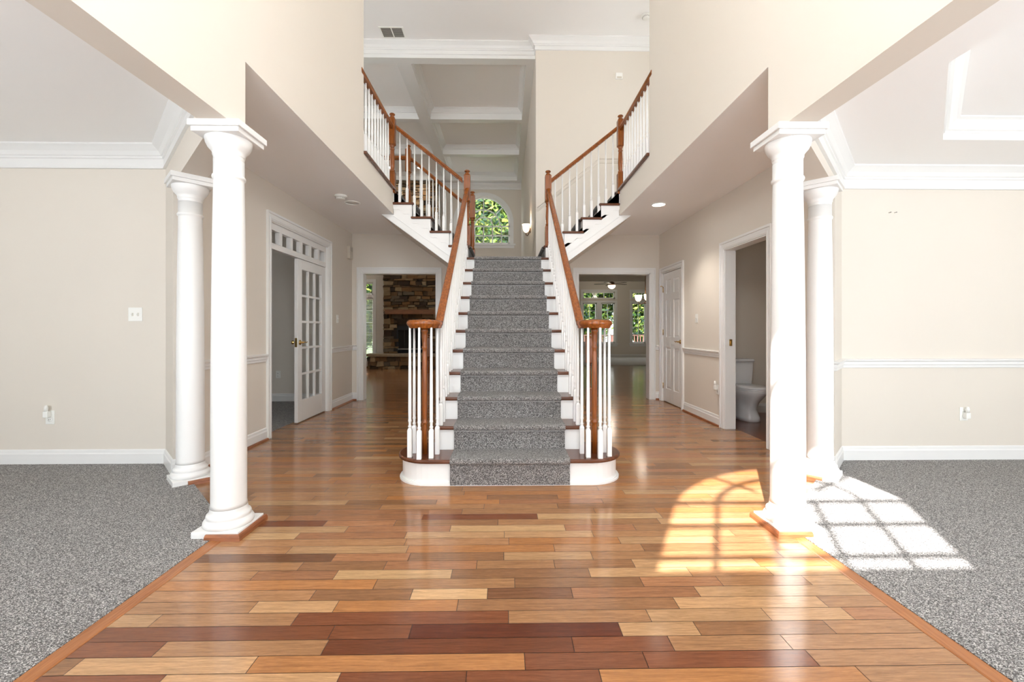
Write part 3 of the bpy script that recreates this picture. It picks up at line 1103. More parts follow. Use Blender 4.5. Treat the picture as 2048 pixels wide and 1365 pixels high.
b = MB()
b.prz(bull(0, 0), 0, 0.16)
b.build('riser', M['trim'], ST)
b = MB()
for (o_, z0, z1) in ((0.022, 0, 0.014), (0.017, 0.014, 0.022), (0.009, 0.022, 0.028)):
    b.prz(bull(o_, 0), z0, z1)
b.prz(bull(0.009, 0), 0.148, 0.16)
b.build('base_trim', M['trim'], ST)
b = MB()
b.prz(bull(0.030, 0), 0.16, 0.19)
b.build('tread', M['tread'], ST, 0.011)
for n in range(2, 12):
    b = MB()
    y0 = yr(n)
    b.box(SX - 0.566, SX + 0.566, y0, y0 + 0.02, tz(n - 1) - 0.01, tz(n) - 0.03)
    b.box(SX - 0.566, SX + 0.566, y0 - 0.012, y0, tz(n) - 0.042, tz(n) - 0.03)
    b.build('riser', M['trim'], ST)
    if n < 11:
        MB().box(SX - 0.597, SX + 0.597, y0 - 0.028, yr(n + 1) + 0.01, tz(n) - 0.03, tz(n)).build('tread', M['tread'], ST, 0.011)
b = MB()
b.box(SX - 0.56, SX + 0.56, yr(11) - 0.028, yr(11) + 0.12, tz(11) - 0.03, tz(11))
b.build('tread', M['tread'], ST, 0.011)
b = MB()
b.box(-0.545, 0.56, yr(11) + 0.12, YB, tz(11) - 0.06, tz(11) + 0.006)
b.build('landing', M['runner'], ST)
# closed side panels of the main flight
for s in (-1, 1):
    poly = [(3.50, 0)]
    for n in range(2, 12):
        poly += [(yr(n) + 0.004, tz(n - 1) - 0.03 if n > 2 else 0.15), (yr(n) + 0.004, tz(n) - 0.031)]
    poly += [(YB, tz(11) - 0.03), (YB, 0)]
    b = MB()
    b.prx(poly, SX + s * 0.53, SX + s * 0.568)
    b.build('stringer', M['trim'], ST)
# side flights
RX, R0 = 0.25, 0.525          # run, first riser at |x|
YFL = 5.90
for s in (-1, 1):
    def xr(n):
        return R0 + (n - 12) * RX
    for n in range(12, 17):
        b = MB()
        xa = s * xr(n)
        b.box(xa, xa + s * 0.02, YFL + 0.006, YB, tz(n - 1) - 0.01, tz(n) - 0.03)
        b.build('riser', M['trim'], ST)
        b = MB()
        if n < 16:
            b.box(xa - s * 0.028, s * xr(n + 1) + s * 0.012, YFL - 0.03, YB, tz(n) - 0.03, tz(n))
        else:
            b.box(xa - s * 0.028, xa + s * 0.0, YFL - 0.03, YB, tz(n) - 0.03, tz(n) + 0.004)
        b.build('tread', M['tread'], ST, 0.011)
    # front stringer
    poly = [(0.545, band_z(0.545)), (0.545, 2.06)]
    for n in range(12, 17):
        poly += [(xr(n) + 0.003, tz(n - 1) - 0.031), (xr(n) + 0.003, tz(n) - 0.031)]
    poly += [(1.52, tz(16) - 0.03), (1.52, ZH - 0.003), (1.683, ZH - 0.003)]
    b = MB()
    b.pry([(s * p[0], p[1]) for p in poly], YFL, YFL + 0.035)
    so = b.build('stringer', M['trim'], ST)
    b = MB()
    b.pry([(s * x, z) for x, z in ((0.545, band_z(0.545) - 0.004), (1.675, ZH - 0.003), (1.55, ZH - 0.003), (0.545, band_z(0.545) + 0.105))], YFL - 0.014, YFL)
    b.pry([(s * x, z) for x, z in ((0.545, band_z(0.545) + 0.105), (1.53, ZH - 0.02), (1.515, ZH - 0.018), (0.545, band_z(0.545) + 0.123))], YFL - 0.02, YFL)
    b.build('fascia', M['trim'], so, 0.002)
    for n in range(12, 16):
        xa, zt = xr(n), tz(n) - 0.032
        pts = [(0.0, 0.0), (0.255, 0.0), (0.255, -0.03)]
        for i in range(13):
            q = i / 12
            pts.append((0.255 - 0.235 * q, -0.045 - 0.095 * (q * q * (3 - 2 * q)) - 0.013 * math.sin(q * 4 * PI)))
        pts.append((0.0, -0.15))
        b = MB()
        b.pry([(s * (xa + p[0]), zt + p[1]) for p in pts], YFL - 0.007, YFL)
        b.build('bracket', M['trim'], so)
    # soffit under the flight
    b = MB()
    b.pry([(s * x, z) for x, z in ((0.555, band_z(0.555)), (1.683, ZH - 0.003), (1.615, ZH - 0.003), (0.555, band_z(0.555) + 0.05))], YFL + 0.035, YB)
    b.build('soffit', M['wall'], ST)

# runner of the main flight
RW = 0.438


def runner_path():
    pts = [(yr(1) - 0.024, 0.004), (yr(1) - 0.024, 0.15)]
    for n in range(1, 12):
        z = tz(n)
        yn = yr(n) - 0.030
        for i in range(7):
            a = -PI / 2 - PI * i / 6
            pts.append((yn + 0.005 + 0.022 * math.cos(a), z - 0.012 + 0.023 * math.sin(a)))
        if n < 11:
            pts += [(yr(n + 1) - 0.012, z + 0.012), (yr(n + 1) - 0.010, z + 0.02), (yr(n + 1) - 0.010, tz(n + 1) - 0.04)]
        else:
            pts += [(yr(11) + 0.2, z + 0.012), (YB - 0.05, z + 0.012)]
    return pts


def strip(pts, thick):
    """closed outline of a ribbon along pts"""
    off = []
    for i, p in enumerate(pts):
        a, c = pts[max(i - 1, 0)], pts[min(i + 1, len(pts) - 1)]
        d = Vector((c[0] - a[0], c[1] - a[1])).normalized()
        off.append((p[0] + d.y * thick, p[1] - d.x * thick))
    return pts, off


def ribbon(name, pts, thick, fn, mat, **kw):
    a, c = strip(pts, thick)
    b = MB()
    n = len(a)
    v = [fn(p, 0) for p in a] + [fn(p, 1) for p in a] + [fn(p, 0) for p in c] + [fn(p, 1) for p in c]
    f = []
    for i in range(n - 1):
        f += [(i, i + 1, n + i + 1, n + i), (2 * n + i, 3 * n + i, 3 * n + i + 1, 2 * n + i + 1)]
        f += [(i, 2 * n + i, 2 * n + i + 1, i + 1), (n + i, n + i + 1, 3 * n + i + 1, 3 * n + i)]
    f += [(0, n, 3 * n, 2 * n), (n - 1, 3 * n - 1, 4 * n - 1, 2 * n - 1)]
    b.add(v, f)
    return b.build(name, mat, **kw)


rr_ = ribbon('stair_runner', runner_path(), 0.008, lambda p, k: (SX - RW + 2 * RW * k, p[0], p[1]), M['runner'],
             label='grey woven carpet runner down the middle of the main stair', cat='carpet runner')
# runners of the two side flights
for s in (-1, 1):
    pts = []
    for n in range(12, 17):
        xn = R0 + (n - 12) * RX - 0.03
        z = tz(n)
        pts.append((xn + 0.02, tz(n - 1) + 0.02))
        pts.append((xn + 0.02, z - 0.035))
        for i in range(5):
            a = -PI / 2 - PI * i / 4
            pts.append((xn + 0.005 + 0.022 * math.cos(a), z - 0.012 + 0.023 * math.sin(a)))
        pts.append((R0 + (n + 1 - 12) * RX - 0.012 if n < 16 else 2.4, z + 0.012))
    ribbon('stair_runner', pts, 0.008, lambda p, k: (s * p[0], 6.03 + 0.85 * k, p[1]), M['runner'],
           label='dark grey carpet runner on the %s side flight behind its balusters' % SIDE[s], cat='carpet runner')

# ------------------------------------------------------------------ balusters, newels, handrails
BAL = {}


def baluster(h, blk):
    key = (round(h, 3), round(blk, 3))
    if key in BAL:
        return BAL[key]
    b = MB()
    q = 0.0165
    b.box(-q, q, -q, q, 0, blk)
    b.add([(-q, -q, blk), (q, -q, blk), (q, q, blk), (-q, q, blk), (-.01, -.01, blk + .016), (.01, -.01, blk + .016), (.01, .01, blk + .016), (-.01, .01, blk + .016)],
          [(0, 1, 5, 4), (1, 2, 6, 5), (2, 3, 7, 6), (3, 0, 4, 7)])
    z = blk + 0.010
    b.lathe([(0.010, z), (0.0105, z + 0.008), (0.014, z + 0.014), (0.014, z + 0.022), (0.0098, z + 0.028), (0.0110, z + 0.05), (0.0138, z + 0.056), (0.0138, z + 0.064),
             (0.0115, z + 0.07), (0.0126, z + 0.12), (0.0126, z + 0.18), (0.0080, h)], n=12)
    BAL[key] = b.mesh('baluster')
    BAL[key].materials.append(M['trim'])
    return BAL[key]


def put_baluster(parent, x, y, z0, ztop, blk):
    link('baluster', baluster(ztop - z0, blk), parent, loc=(x, y, z0))


def newel(parent, x, y, z0, h, base=0.30):
    """square newel with turned middle and mushroom cap"""
    b = MB()
    q = 0.042
    top0 = h - 0.42
    b.box(-q, q, -q, q, 0, base)
    b.box(-q, q, -q, q, top0, h - 0.075)
    for (za, zb, ra) in ((base, base + 0.014, 1), (top0 - 0.014, top0, -1), (h - 0.075, h - 0.058, 1)):
        i, o_ = 0.028, q
        zz = (za, zb)
        r0, r1 = (o_, i) if ra > 0 else (i, o_)
        v = [(-r0, -r0, zz[0]), (r0, -r0, zz[0]), (r0, r0, zz[0]), (-r0, r0, zz[0]), (-r1, -r1, zz[1]), (r1, -r1, zz[1]), (r1, r1, zz[1]), (-r1, r1, zz[1])]
        b.add(v, [(0, 1, 5, 4), (1, 2, 6, 5), (2, 3, 7, 6), (3, 0, 4, 7)])
    z = base + 0.012
    L = top0 - base - 0.024
    b.lathe([(0.028, z), (0.034, z + 0.01), (0.034, z + 0.02), (0.025, z + 0.03), (0.030, z + 0.06), (0.033, z + L * 0.4), (0.027, z + L * 0.78), (0.024, z + L - 0.07),
             (0.031, z + L - 0.06), (0.031, z + L - 0.045), (0.023, z + L - 0.035), (0.034, z + L - 0.012), (0.030, z + L)], n=20)
    n_ = b.build('newel_post', M['rail'], parent, 0.002, loc=(x, y, z0))
    b = MB()
    b.lathe([(0.026, h - 0.06), (0.030, h - 0.052), (0.030, h - 0.046), (0.017, h - 0.038), (0.017, h - 0.03), (0.034, h - 0.024), (0.038, h - 0.014), (0.030, h - 0.004), (0.012, h)], n=20)
    b.build('cap', M['rail'], n_)
    return n_


RAIL = [(-0.020, 0), (0.020, 0), (0.020, 0.014), (0.029, 0.024), (0.032, 0.040), (0.026, 0.055), (0.012, 0.062), (-0.012, 0.062), (-0.026, 0.055), (-0.032, 0.040), (-0.029, 0.024), (-0.020, 0.014)]
RX0 = 0.548                 # rail line |x| from the stair centre
ZV = 1.152                  # underside of the volute
YN = 5.925                  # rail line of the side flights
rs = RISE / RUN


def rail_z(y):              # underside of main rail
    return max(ZV, ZV + (y - 3.40) * 0.738)


def srail_z(ax):            # underside of side flight rail
    return 3.095 + (ax - 0.56) * 0.80


for s in (-1, 1):
    T = thing('stair_balustrade', 'white balusters and brown handrail %s of the runner, up to the %s gallery' % (('left', 'left') if s < 0 else ('right', 'right')), 'stair railing', (0, 0, 0))
    X = SX + s * RX0
    vx = SX + s * 0.655
    vy = 3.335
    # handrail: main flight
    b = MB()
    b.smooth = False
    b.sweep([(X, 3.34, ZV), (X, 3.395, ZV), (X, YN - 0.03, rail_z(YN - 0.03))], RAIL)
    hr = b.build('handrail', M['rail_y'], T, 0.003)
    # volute: thick scroll on a round plan
    b = MB()
    b.lathe([(0.06, 0), (0.112, 0), (0.112, 0.014), (0.122, 0.022), (0.128, 0.038), (0.122, 0.053), (0.106, 0.062), (0.07, 0.064), (0.055, 0.060), (0.05, 0.066), (0.001, 0.068)], (vx, vy, ZV), 48)
    b.build('volute', M['rail'], hr)
    # volute newel, turned
    b = MB()
    b.lathe([(0.001, 0), (0.020, 0.0), (0.020, 0.21), (0.018, 0.225), (0.0225, 0.23), (0.0235, 0.24), (0.0225, 0.25), (0.0165, 0.258), (0.018, 0.27), (0.021, 0.33), (0.0212, 0.5),
             (0.0178, 0.78), (0.0165, 0.80), (0.022, 0.81), (0.022, 0.822), (0.0175, 0.83), (0.0185, 0.86), (0.0225, 0.885), (0.0235, 0.90), (0.0235, 0.93), (0.027, 0.935), (0.027, ZV - 0.19 + 0.004)], n=24)
    b.build('newel_post', M['rail'], T, loc=(vx - s * 0.002, vy + 0.03, 0.19))
    for (dx, dy) in ((0.092, -0.055), (0.082, 0.052), (0.012, -0.112), (-0.072, -0.082), (-0.101, 0.02)):
        put_baluster(T, vx + s * dx, vy + dy, 0.19, ZV + 0.004, 0.20)
    # two balusters on each tread of the main flight
    for n in range(2, 12):
        for k, off in enumerate((0.028, 0.028 + RUN / 2)):
            yy = yr(n) + off
            if yy > YN - 0.06:
                continue
            put_baluster(T, X, yy, tz(n), rail_z(yy) + 0.01, 0.16 + 0.094 * k)
    # landing newel
    newel(T, X, YN, tz(12), 1.02, 0.26)
    # side flight rail
    b = MB()
    p = [(s * 0.60, YN, srail_z(0.60)), (s * 1.49, YN, srail_z(1.49))]
    b.sweep(p, RAIL)
    b.build('handrail', M['rail'], T, 0.003)
    for k in range(9):
        ax = 0.655 + 0.0985 * k
        n = 12 + int((ax - R0 + 0.001) / RX)
        put_baluster(T, s * ax, YN, tz(n), srail_z(ax) + 0.012, 0.15 + 0.75 * ((ax - R0) % RX) * 0.8)
    # gallery newel, level rail and balusters
    gx = s * 1.545
    newel(T, gx, YN, Z2 - 0.06, 1.08, 0.28)
    b = MB()
    b.sweep([(gx, 4.60, 3.835), (gx, YN - 0.03, 3.835)], RAIL)
    b.build('handrail', M['rail_y'], T, 0.003)
    for k in range(10):
        put_baluster(T, gx, 4.69 + 0.114 * k, Z2, 3.845, 0.22)
    if s < 0:
        # a small curved end of the nosing
        pass

# back balustrade behind the left flight
T = thing('stair_balustrade', 'white balusters and brown handrail behind the left flight, above the far room', 'stair railing', (0, 0, 0))
YQ = 6.87
newel(T, -0.535, YQ, tz(11), 1.22, 0.30)
newel(T, -1.535, YQ, Z2 - 0.04, 1.03, 0.28)
b = MB()
b.sweep([(-0.57, YQ, srail_z(0.535) - 0.06), (-1.50, YQ, srail_z(1.50) - 0.06)], RAIL)
b.build('handrail', M['rail'], T, 0.003)
b = MB()
b.sweep([(-1.57, YQ, 3.80), (-4.4, YQ, 3.80)], RAIL)
b.build('handrail', M['rail'], T, 0.003)
for k in range(9):
    ax = 0.66 + 0.0985 * k
    n = 12 + int((ax - R0 + 0.001) / RX)
    put_baluster(T, -ax, YQ, tz(n), srail_z(ax) - 0.05, 0.2)
for k in range(25):
    put_baluster(T, -1.65 - 0.11 * k, YQ, Z2, 3.81, 0.22)

# two more newels of the lower railing behind the stair
for (x, yy, h, label) in ((1.145, 6.1, 1.10, 'brown turned newel post standing under the right flight'),
                          (-1.46, 8.2, 1.06, 'dark brown newel post in front of the stone fireplace')):
    t = thing('railing_post', label, 'post', (x, yy, 0))
    newel(t, 0, 0, 0, h, 0.32)

# ------------------------------------------------------------------ sloping chair rail beside the landing, right wall of the family room
b = MB()
b.box(0.478, 0.6, YB2, YR, 0, ZT)
struct('wall_family_right', b, M['wall'], 'right wall of the far two storey family room')
CH2 = [(0, 0), (0.012, 0.004), (0.014, 0.024), (0.02, 0.032), (0.02, 0.054), (0.034, 0.064), (0.036, 0.076), (0, 0.082)]
b = MB()
b.sweep([(0.478, 9.6, 1.05), (0.478, 7.30, 2.93), (0.478, 7.28, 2.93)][::-1][1:] if False else [(0.478, 7.20, 2.96), (0.478, 9.6, 1.10)][::-1], CH2)
trim(b, M['wall'], 'sloping chair rail on the family room wall beyond the landing')
b = MB()
b.sweep([(2.4, YB, 3.86), (1.50, YB, 3.86), (0.50, YB, 3.06)], CH2)
trim(b, M['wall'], 'chair rail that climbs behind the right flight')

# ------------------------------------------------------------------ family room
b = MB()
AX, AR, ASP, ASI = -0.69, 0.83, 4.44, 3.79
pc = arc(AX, ASP, AR, PI, 0, 24)
b.pry([(-XE, 2.75), (-XE, ZT), (0.6, ZT), (0.6, 2.75), (AX + AR, 2.75), (AX + AR, ASP)] + pc[::-1][1:-1] + [(AX - AR, ASP), (AX - AR, 2.75)], YR, YR + 0.18)
b.box(AX - AR, AX + AR, YR, YR + 0.18, 2.75, ASI)
b.box(-XE, -5.2, YR, YR + 0.18, 0, 2.75)
b.box(-4.07, AX - AR, YR, YR + 0.18, 0, 2.75)
b.box(AX - AR, AX + AR, YR, YR + 0.18, 2.2, 2.75)
b.box(AX - AR, AX + AR, YR, YR + 0.18, 0, 0.5)
b.box(AX + AR, 0.6, YR, YR + 0.18, 0, 2.75)
b.box(-5.2, -4.07, YR, YR + 0.18, 2.60, 2.75)
b.box(-5.2, -4.07, YR, YR + 0.18, 2.12, 2.22)
b.box(-5.2, -4.07, YR, YR + 0.18, 0, 0.22)
struct('wall_family_back', b, M['wall'], 'far wall of the family room with arched window')
# arched window
b = MB()
b.pry(arc(AX, ASP, AR + 0.10, 0, PI, 24) + arc(AX, ASP, AR - 0.01, PI, 0, 24), YR - 0.025, YR)
for sx in (-1, 1):
    b.box(AX + sx * (AR - 0.01), AX + sx * (AR + 0.10), YR - 0.025, YR, ASI - 0.02, ASP)
b.box(AX - AR - 0.16, AX + AR + 0.16, YR - 0.06, YR, ASI - 0.05, ASI)
b.box(AX - AR - 0.12, AX + AR + 0.12, YR - 0.02, YR, ASI - 0.13, ASI - 0.05)
ym0, ym1 = YR + 0.06, YR + 0.10
b.pry(arc(AX, ASP, AR, 0, PI, 24) + arc(AX, ASP, AR - 0.06, PI, 0, 24), ym0, ym1)
for sx in (-1, 1):
    b.box(AX + sx * (AR - 0.06), AX + sx * AR, ym0, ym1, ASI, ASP)
b.box(AX - AR, AX + AR, ym0, ym1, ASI, ASI + 0.05)
for k in range(1, 6):
    x = AX - AR + k * 2 * AR / 6
    b.box(x - 0.017, x + 0.017, ym0, ym1, ASI, 4.35)
for z in (4.06, 4.35):
    b.box(AX - AR, AX + AR, ym0, ym1, z - 0.017, z + 0.017)
for q in (0.62, 0.34):
    b.pry(arc(AX, 4.35, AR * q + 0.017, 0, PI, 20) + arc(AX, 4.35, AR * q - 0.017, PI, 0, 20), ym0, ym1)
for a in (PI / 4, PI / 2, 3 * PI / 4):
    c, t_ = math.cos(a), math.sin(a)
    b.pry([(AX + c * r - t_ * e_, 4.35 + t_ * r + c * e_) for r, e_ in ((0.28, -0.012), (AR + 0.03, -0.012), (AR + 0.03, 0.012), (0.28, 0.012))], ym0, ym1)
w4 = struct('window_4', b, M['trim'], 'arched window with curved muntins above the landing')
MB().pry([(AX - AR, ASI), (AX + AR, ASI)] + arc(AX, ASP, AR, 0, PI, 24), YR + 0.078, YR + 0.082).build('pane', M['glass'], w4)


def far_window(num, x0, x1, z0, z1, yw_, cols_, rws, label, sill=True, mull=None, cas=0.09):
    b = MB()
    yf = yw_
    b.box(x0 - cas, x0, yf - 0.025, yf, z0 - 0.02, z1 + cas)
    b.box(x1, x1 + cas, yf - 0.025, yf, z0 - 0.02, z1 + cas)
    b.box(x0, x1, yf - 0.025, yf, z1, z1 + cas)
    if sill:
        b.box(x0 - cas - 0.03, x1 + cas + 0.03, yf - 0.06, yf, z0 - 0.05, z0)
        b.box(x0 - cas, x1 + cas, yf - 0.02, yf, z0 - 0.13, z0 - 0.05)
    spans = [(x0, x1)] if mull is None else [(x0, mull - 0.09), (mull + 0.09, x1)]
    if mull is not None:
        b.box(mull - 0.09, mull + 0.09, yf - 0.02, yf + 0.12, z0, z1)
    for (xa, xb) in spans:
        for (p, q) in ((xa, xa + 0.05), (xb - 0.05, xb)):
            b.box(p, q, yf + 0.06, yf + 0.10, z0, z1)
        for (p, q) in ((z0, z0 + 0.06), (z1 - 0.05, z1)):
            b.box(xa, xb, yf + 0.06, yf + 0.10, p, q)
        for k in range(1, cols_):
            x = xa + (xb - xa) * k / cols_
            b.box(x - 0.011, x + 0.011, yf + 0.065, yf + 0.095, z0, z1)
        for k in range(1, rws):
            z = z0 + (z1 - z0) * k / rws
            b.box(xa + 0.05, xb - 0.05, yf + 0.067, yf + 0.093, z - 0.011, z + 0.011)
    wo = struct('window_%d' % num, b, M['trim'], label)
    MB().box(x0, x1, yf + 0.078, yf + 0.082, z0, z1).build('pane', M['glass'], wo)
    return wo


far_window(5, -5.2, -4.07, 2.22, 2.60, YR, 3, 1, 'small transom window left of the stone fireplace', False)
far_window(6, -5.2, -4.07, 0.22, 2.12, YR, 3, 5, 'tall window behind blinds left of the stone fireplace')
far_window(7, AX - AR, AX + AR, 0.5, 2.2, YR, 4, 4, 'window under the arched window')
bl = thing('window_blind', 'white slatted blind hanging in the tall window beside the fireplace', 'blind', (-4.635, YR + 0.03, 2.1))
MB().box(-0.55, 0.55, -0.025, 0.025, -0.04, 0.01).build('headrail', M['white_plastic'], bl)
b = MB()
for k in range(44):
    z = -0.06 - k * 0.0405
    b.add([(-0.55, -0.014, z), (0.55, -0.014, z), (0.55, 0.014, z - 0.014), (-0.55, 0.014, z - 0.014),
           (-0.55, -0.014, z + 0.002), (0.55, -0.014, z + 0.002), (0.55, 0.014, z - 0.012), (-0.55, 0.014, z - 0.012)],
          [(0, 3, 2, 1), (4, 5, 6, 7), (0, 1, 5, 4), (1, 2, 6, 5), (2, 3, 7, 6), (3, 0, 4, 7)])
b.build('slats', M['white_plastic'], bl)
MB().box(-0.55, 0.55, -0.012, 0.012, -1.87, -1.845).build('bottom_rail', M['white_plastic'], bl)
b = MB()
b.sweep([(-2.0, YR, 0), (-XE, YR, 0)][::1], BASE)
b.sweep([(0.478, YR, 0), (-2.0, YR, 0)], BASE)
struct('baseboard_family', b, M['trim'], 'white baseboard below the family room windows')
# coffers
for (x0, x1, y0, y1, lab) in ((-1.855, -1.615, 7.43, YR, 'long'), (0.335, 0.478, 7.43, YR, 'right edge'), (-4.2, -3.96, 7.43, YR, 'far left'),
                              (-XE, 0.335, 9.38, 9.54, 'first cross'), (-XE, 0.335, 11.25, 11.41, 'second cross'), (-XE, 0.335, 13.2, YR, 'third cross')):
    b = MB()
    b.box(x0, x1, y0, y1, 5.646 if 'cross' in lab else 5.64, ZT)
    trim(b, M['trim'], 'white %s beam of the coffered ceiling' % lab)
CC = [(0, 0), (0.085, 0), (0.085, -0.012), (0.06, -0.03), (0.035, -0.06), (0.018, -0.075), (0.018, -0.09), (0, -0.095)]
b = MB()
for (xa, xb) in ((-1.615, 0.335), (-3.96, -1.855)):
    for (ya_, yb_) in ((7.43, 9.38), (9.54, 11.25), (11.41, 13.2)):
        b.sweep([(xa, ya_, ZT), (xb, ya_, ZT), (xb, yb_, ZT), (xa, yb_, ZT)], CC, True)
trim(b, M['trim'], 'crown mouldings inside the ceiling coffers')
b = MB()
b.sweep([(0.478, YR, 5.64), (-XE, YR, 5.64)], CROWN_S)
trim(b, M['trim'], 'white crown moulding on the far wall of the family room')


# stone fireplace
def stones(mb, cols_, x0, x1, z0, z1, yface, holes=(), big=1.0):
    z = z0
    while z < z1 - 0.02:
        h = min(random.choice([0.06, 0.08, 0.1, 0.13, 0.17]) * big, z1 - z)
        x = x0
        while x < x1 - 0.01:
            wdt = min(random.uniform(0.1, 0.36) * big, x1 - x)
            if x1 - (x + wdt) < 0.08:
                wdt = x1 - x
            xm, zm = x + wdt / 2, z + h / 2
            parts = [(z, z + h)]
            if h > 0.14 and random.random() < 0.4:
                zz = z + h * random.uniform(0.4, 0.6)
                parts = [(z, zz), (zz, z + h)]
            for (za, zb) in parts:
                if any(hx0 < xm < hx1 and hz0 < zm < hz1 for (hx0, hx1, hz0, hz1) in holes):
                    continue
                d = random.uniform(0.0, 0.05)
                g = 0.008
                j = lambda: random.uniform(-0.02, 0.02)
                y_ = yface - d
                v = [(x + g + j(), y_, za + g + j()), (x + wdt - g + j(), y_, za + g + j()), (x + wdt - g + j(), y_ - j(), zb - g + j()), (x + g + j(), y_, zb - g + j()),
                     (x + g * 0.2, yface + 0.04, za + g * 0.2), (x + wdt - g * 0.2, yface + 0.04, za + g * 0.2), (x + wdt - g * 0.2, yface + 0.04, zb - g * 0.2), (x + g * 0.2, yface + 0.04, zb - g * 0.2)]
                mb.add(v, [(0, 1, 2, 3), (0, 4, 5, 1), (1, 5, 6, 2), (2, 6, 7, 3), (3, 7, 4, 0)])
                c = random.choice([(104, 80, 54), (122, 96, 66), (84, 66, 48), (138, 116, 86), (74, 58, 40), (112, 82, 50), (98, 86, 70), (150, 130, 102), (64, 50, 38), (92, 70, 46)])
                cols_ += [lin(c)] * 5
            x += wdt
        z += h


def stone_obj(name, parent, mb, cols_, extra=None):
    o = mb.build(name, None, parent)
    me_ = o.data
    at = me_.attributes.new('tint', 'FLOAT_COLOR', 'FACE')
    for i in range(len(me_.polygons)):
        at.data[i].color = (*(cols_[i] if i < len(cols_) else lin((52, 44, 38))), 1)
    return o


FX0, FX1, FY = -3.68, -2.0, 13.2
fp = thing('fireplace', 'tall stone fireplace with wooden mantel in the far family room', 'fireplace', ((FX0 + FX1) / 2, FY, 0))
ox = (FX0 + FX1) / 2


def loc_(mb):
    mb.v = [(p[0] - ox, p[1] - FY, p[2]) for p in mb.v]
    return mb


b = MB()
b.mat(M['stone'])
cl = []
stones(b, cl, FX0, FX1, 0.38, 5.62, FY, [(-3.28, -2.32, 0.3, 1.25)])
b.box(FX0 + 0.02, -3.28, FY + 0.03, YR - 0.002, 0, 5.62)
b.box(-2.32, FX1 - 0.02, FY + 0.03, YR - 0.002, 0, 5.62)
b.box(-3.28, -2.32, FY + 0.03, YR - 0.002, 1.25, 5.62)
stone_obj('chimney_breast', fp, loc_(b), cl)
b = MB()
b.mat(M['stone'])
cl = []
stones(b, cl, FX0 - 0.35, FX1 + 0.35, 0.0, 0.36, FY - 0.42, (), 0.8)
b.box(FX0 - 0.33, FX1 + 0.33, FY - 0.39, FY + 0.1, 0, 0.36)
stone_obj('hearth', fp, loc_(b), cl)
b = MB()
b.mat(M['stone'])
b.box(FX0 - 0.42, FX1 + 0.42, FY - 0.50, FY + 0.1, 0.36, 0.43)
stone_obj('hearth_slab', fp, loc_(b), [lin((150, 134, 112))] * 6)
loc_(MB().box(FX0 + 0.1, FX1 - 0.1, FY - 0.24, FY + 0.02, 1.60, 1.74)).build('mantel', M['mantel'], fp, 0.01)
b = MB()
b.box(-3.28, -2.32, FY + 0.25, FY + 0.28, 0.43, 1.25)
b.box(-3.28, -3.24, FY + 0.01, FY + 0.25, 0.43, 1.25)
b.box(-2.36, -2.32, FY + 0.01, FY + 0.25, 0.43, 1.25)
b.box(-3.28, -2.32, FY + 0.01, FY + 0.25, 1.2, 1.25)
loc_(b).build('firebox', M['black'], fp)
b = MB()
b.mat(M['black_glass'])
b.box(-3.24, -2.36, FY + 0.03, FY + 0.04, 0.55, 1.15)
b.mat(M['grey_metal'])
b.box(-3.26, -2.34, FY + 0.015, FY + 0.03, 0.545, 0.575)
b.mat(M['black'])
b.box(-3.26, -2.34, FY + 0.0, FY + 0.03, 1.13, 1.20)
b.box(-3.06, -3.04, FY + 0.02, FY + 0.03, 0.57, 1.13)
loc_(b).build('screen', None, fp)

# breakfast room beyond the right doorway
b = MB()
b.box(0.45, 7.65, YK, YK + 0.18, 2.85, 3.4)
xs4 = [0.45, 3.205, 4.545, 5.25, 6.60, 7.65]
for i in (0, 2, 4):
    b.box(xs4[i], xs4[i + 1], YK, YK + 0.18, 0, 2.85)
for i in (1, 3):
    b.box(xs4[i], xs4[i + 1], YK, YK + 0.18, 0, 0.58)
    b.box(xs4[i], xs4[i + 1], YK, YK + 0.18, 2.26, 2.42)
    b.box(xs4[i], xs4[i + 1], YK, YK + 0.18, 2.72, 2.85)
struct('wall_breakfast_back', b, M['wall'], 'far wall of the breakfast room with windows')
b = MB()
b.box(0.45, 0.6, YR, YK, 0, 3.4)
b.box(7.5, 7.65, YB2, YK, 0, 3.4)
struct('wall_breakfast_sides', b, M['wall'], 'side walls of the breakfast room')
b = MB()
b.box(0.6, 7.5, YB2, 14.0, ZH, ZH + 0.9)
b.box(0.45, 7.65, 14.0, YK + 0.2, 3.3, 3.45)
struct('ceiling_breakfast', b, M['ceiling'], 'ceiling of the kitchen and breakfast room')
b = MB()
b.sweep([(7.5, YK, 0), (0.6, YK, 0)], BASE)
struct('baseboard_breakfast', b, M['trim'], 'white baseboard of the breakfast room')
far_window(8, 3.205, 4.545, 0.58, 2.26, YK, 2, 5, 'double casement window beyond the right doorway', True, 3.875)
far_window(9, 5.25, 6.60, 0.58, 2.26, YK, 2, 5, 'second far window near the right jamb', True, 5.925)
far_window(11, 3.205, 4.545, 2.42, 2.72, YK, 3, 1, 'transom above the far casement window', False)
far_window(12, 5.25, 6.60, 2.42, 2.72, YK, 3, 1, 'transom above the second far window', False)

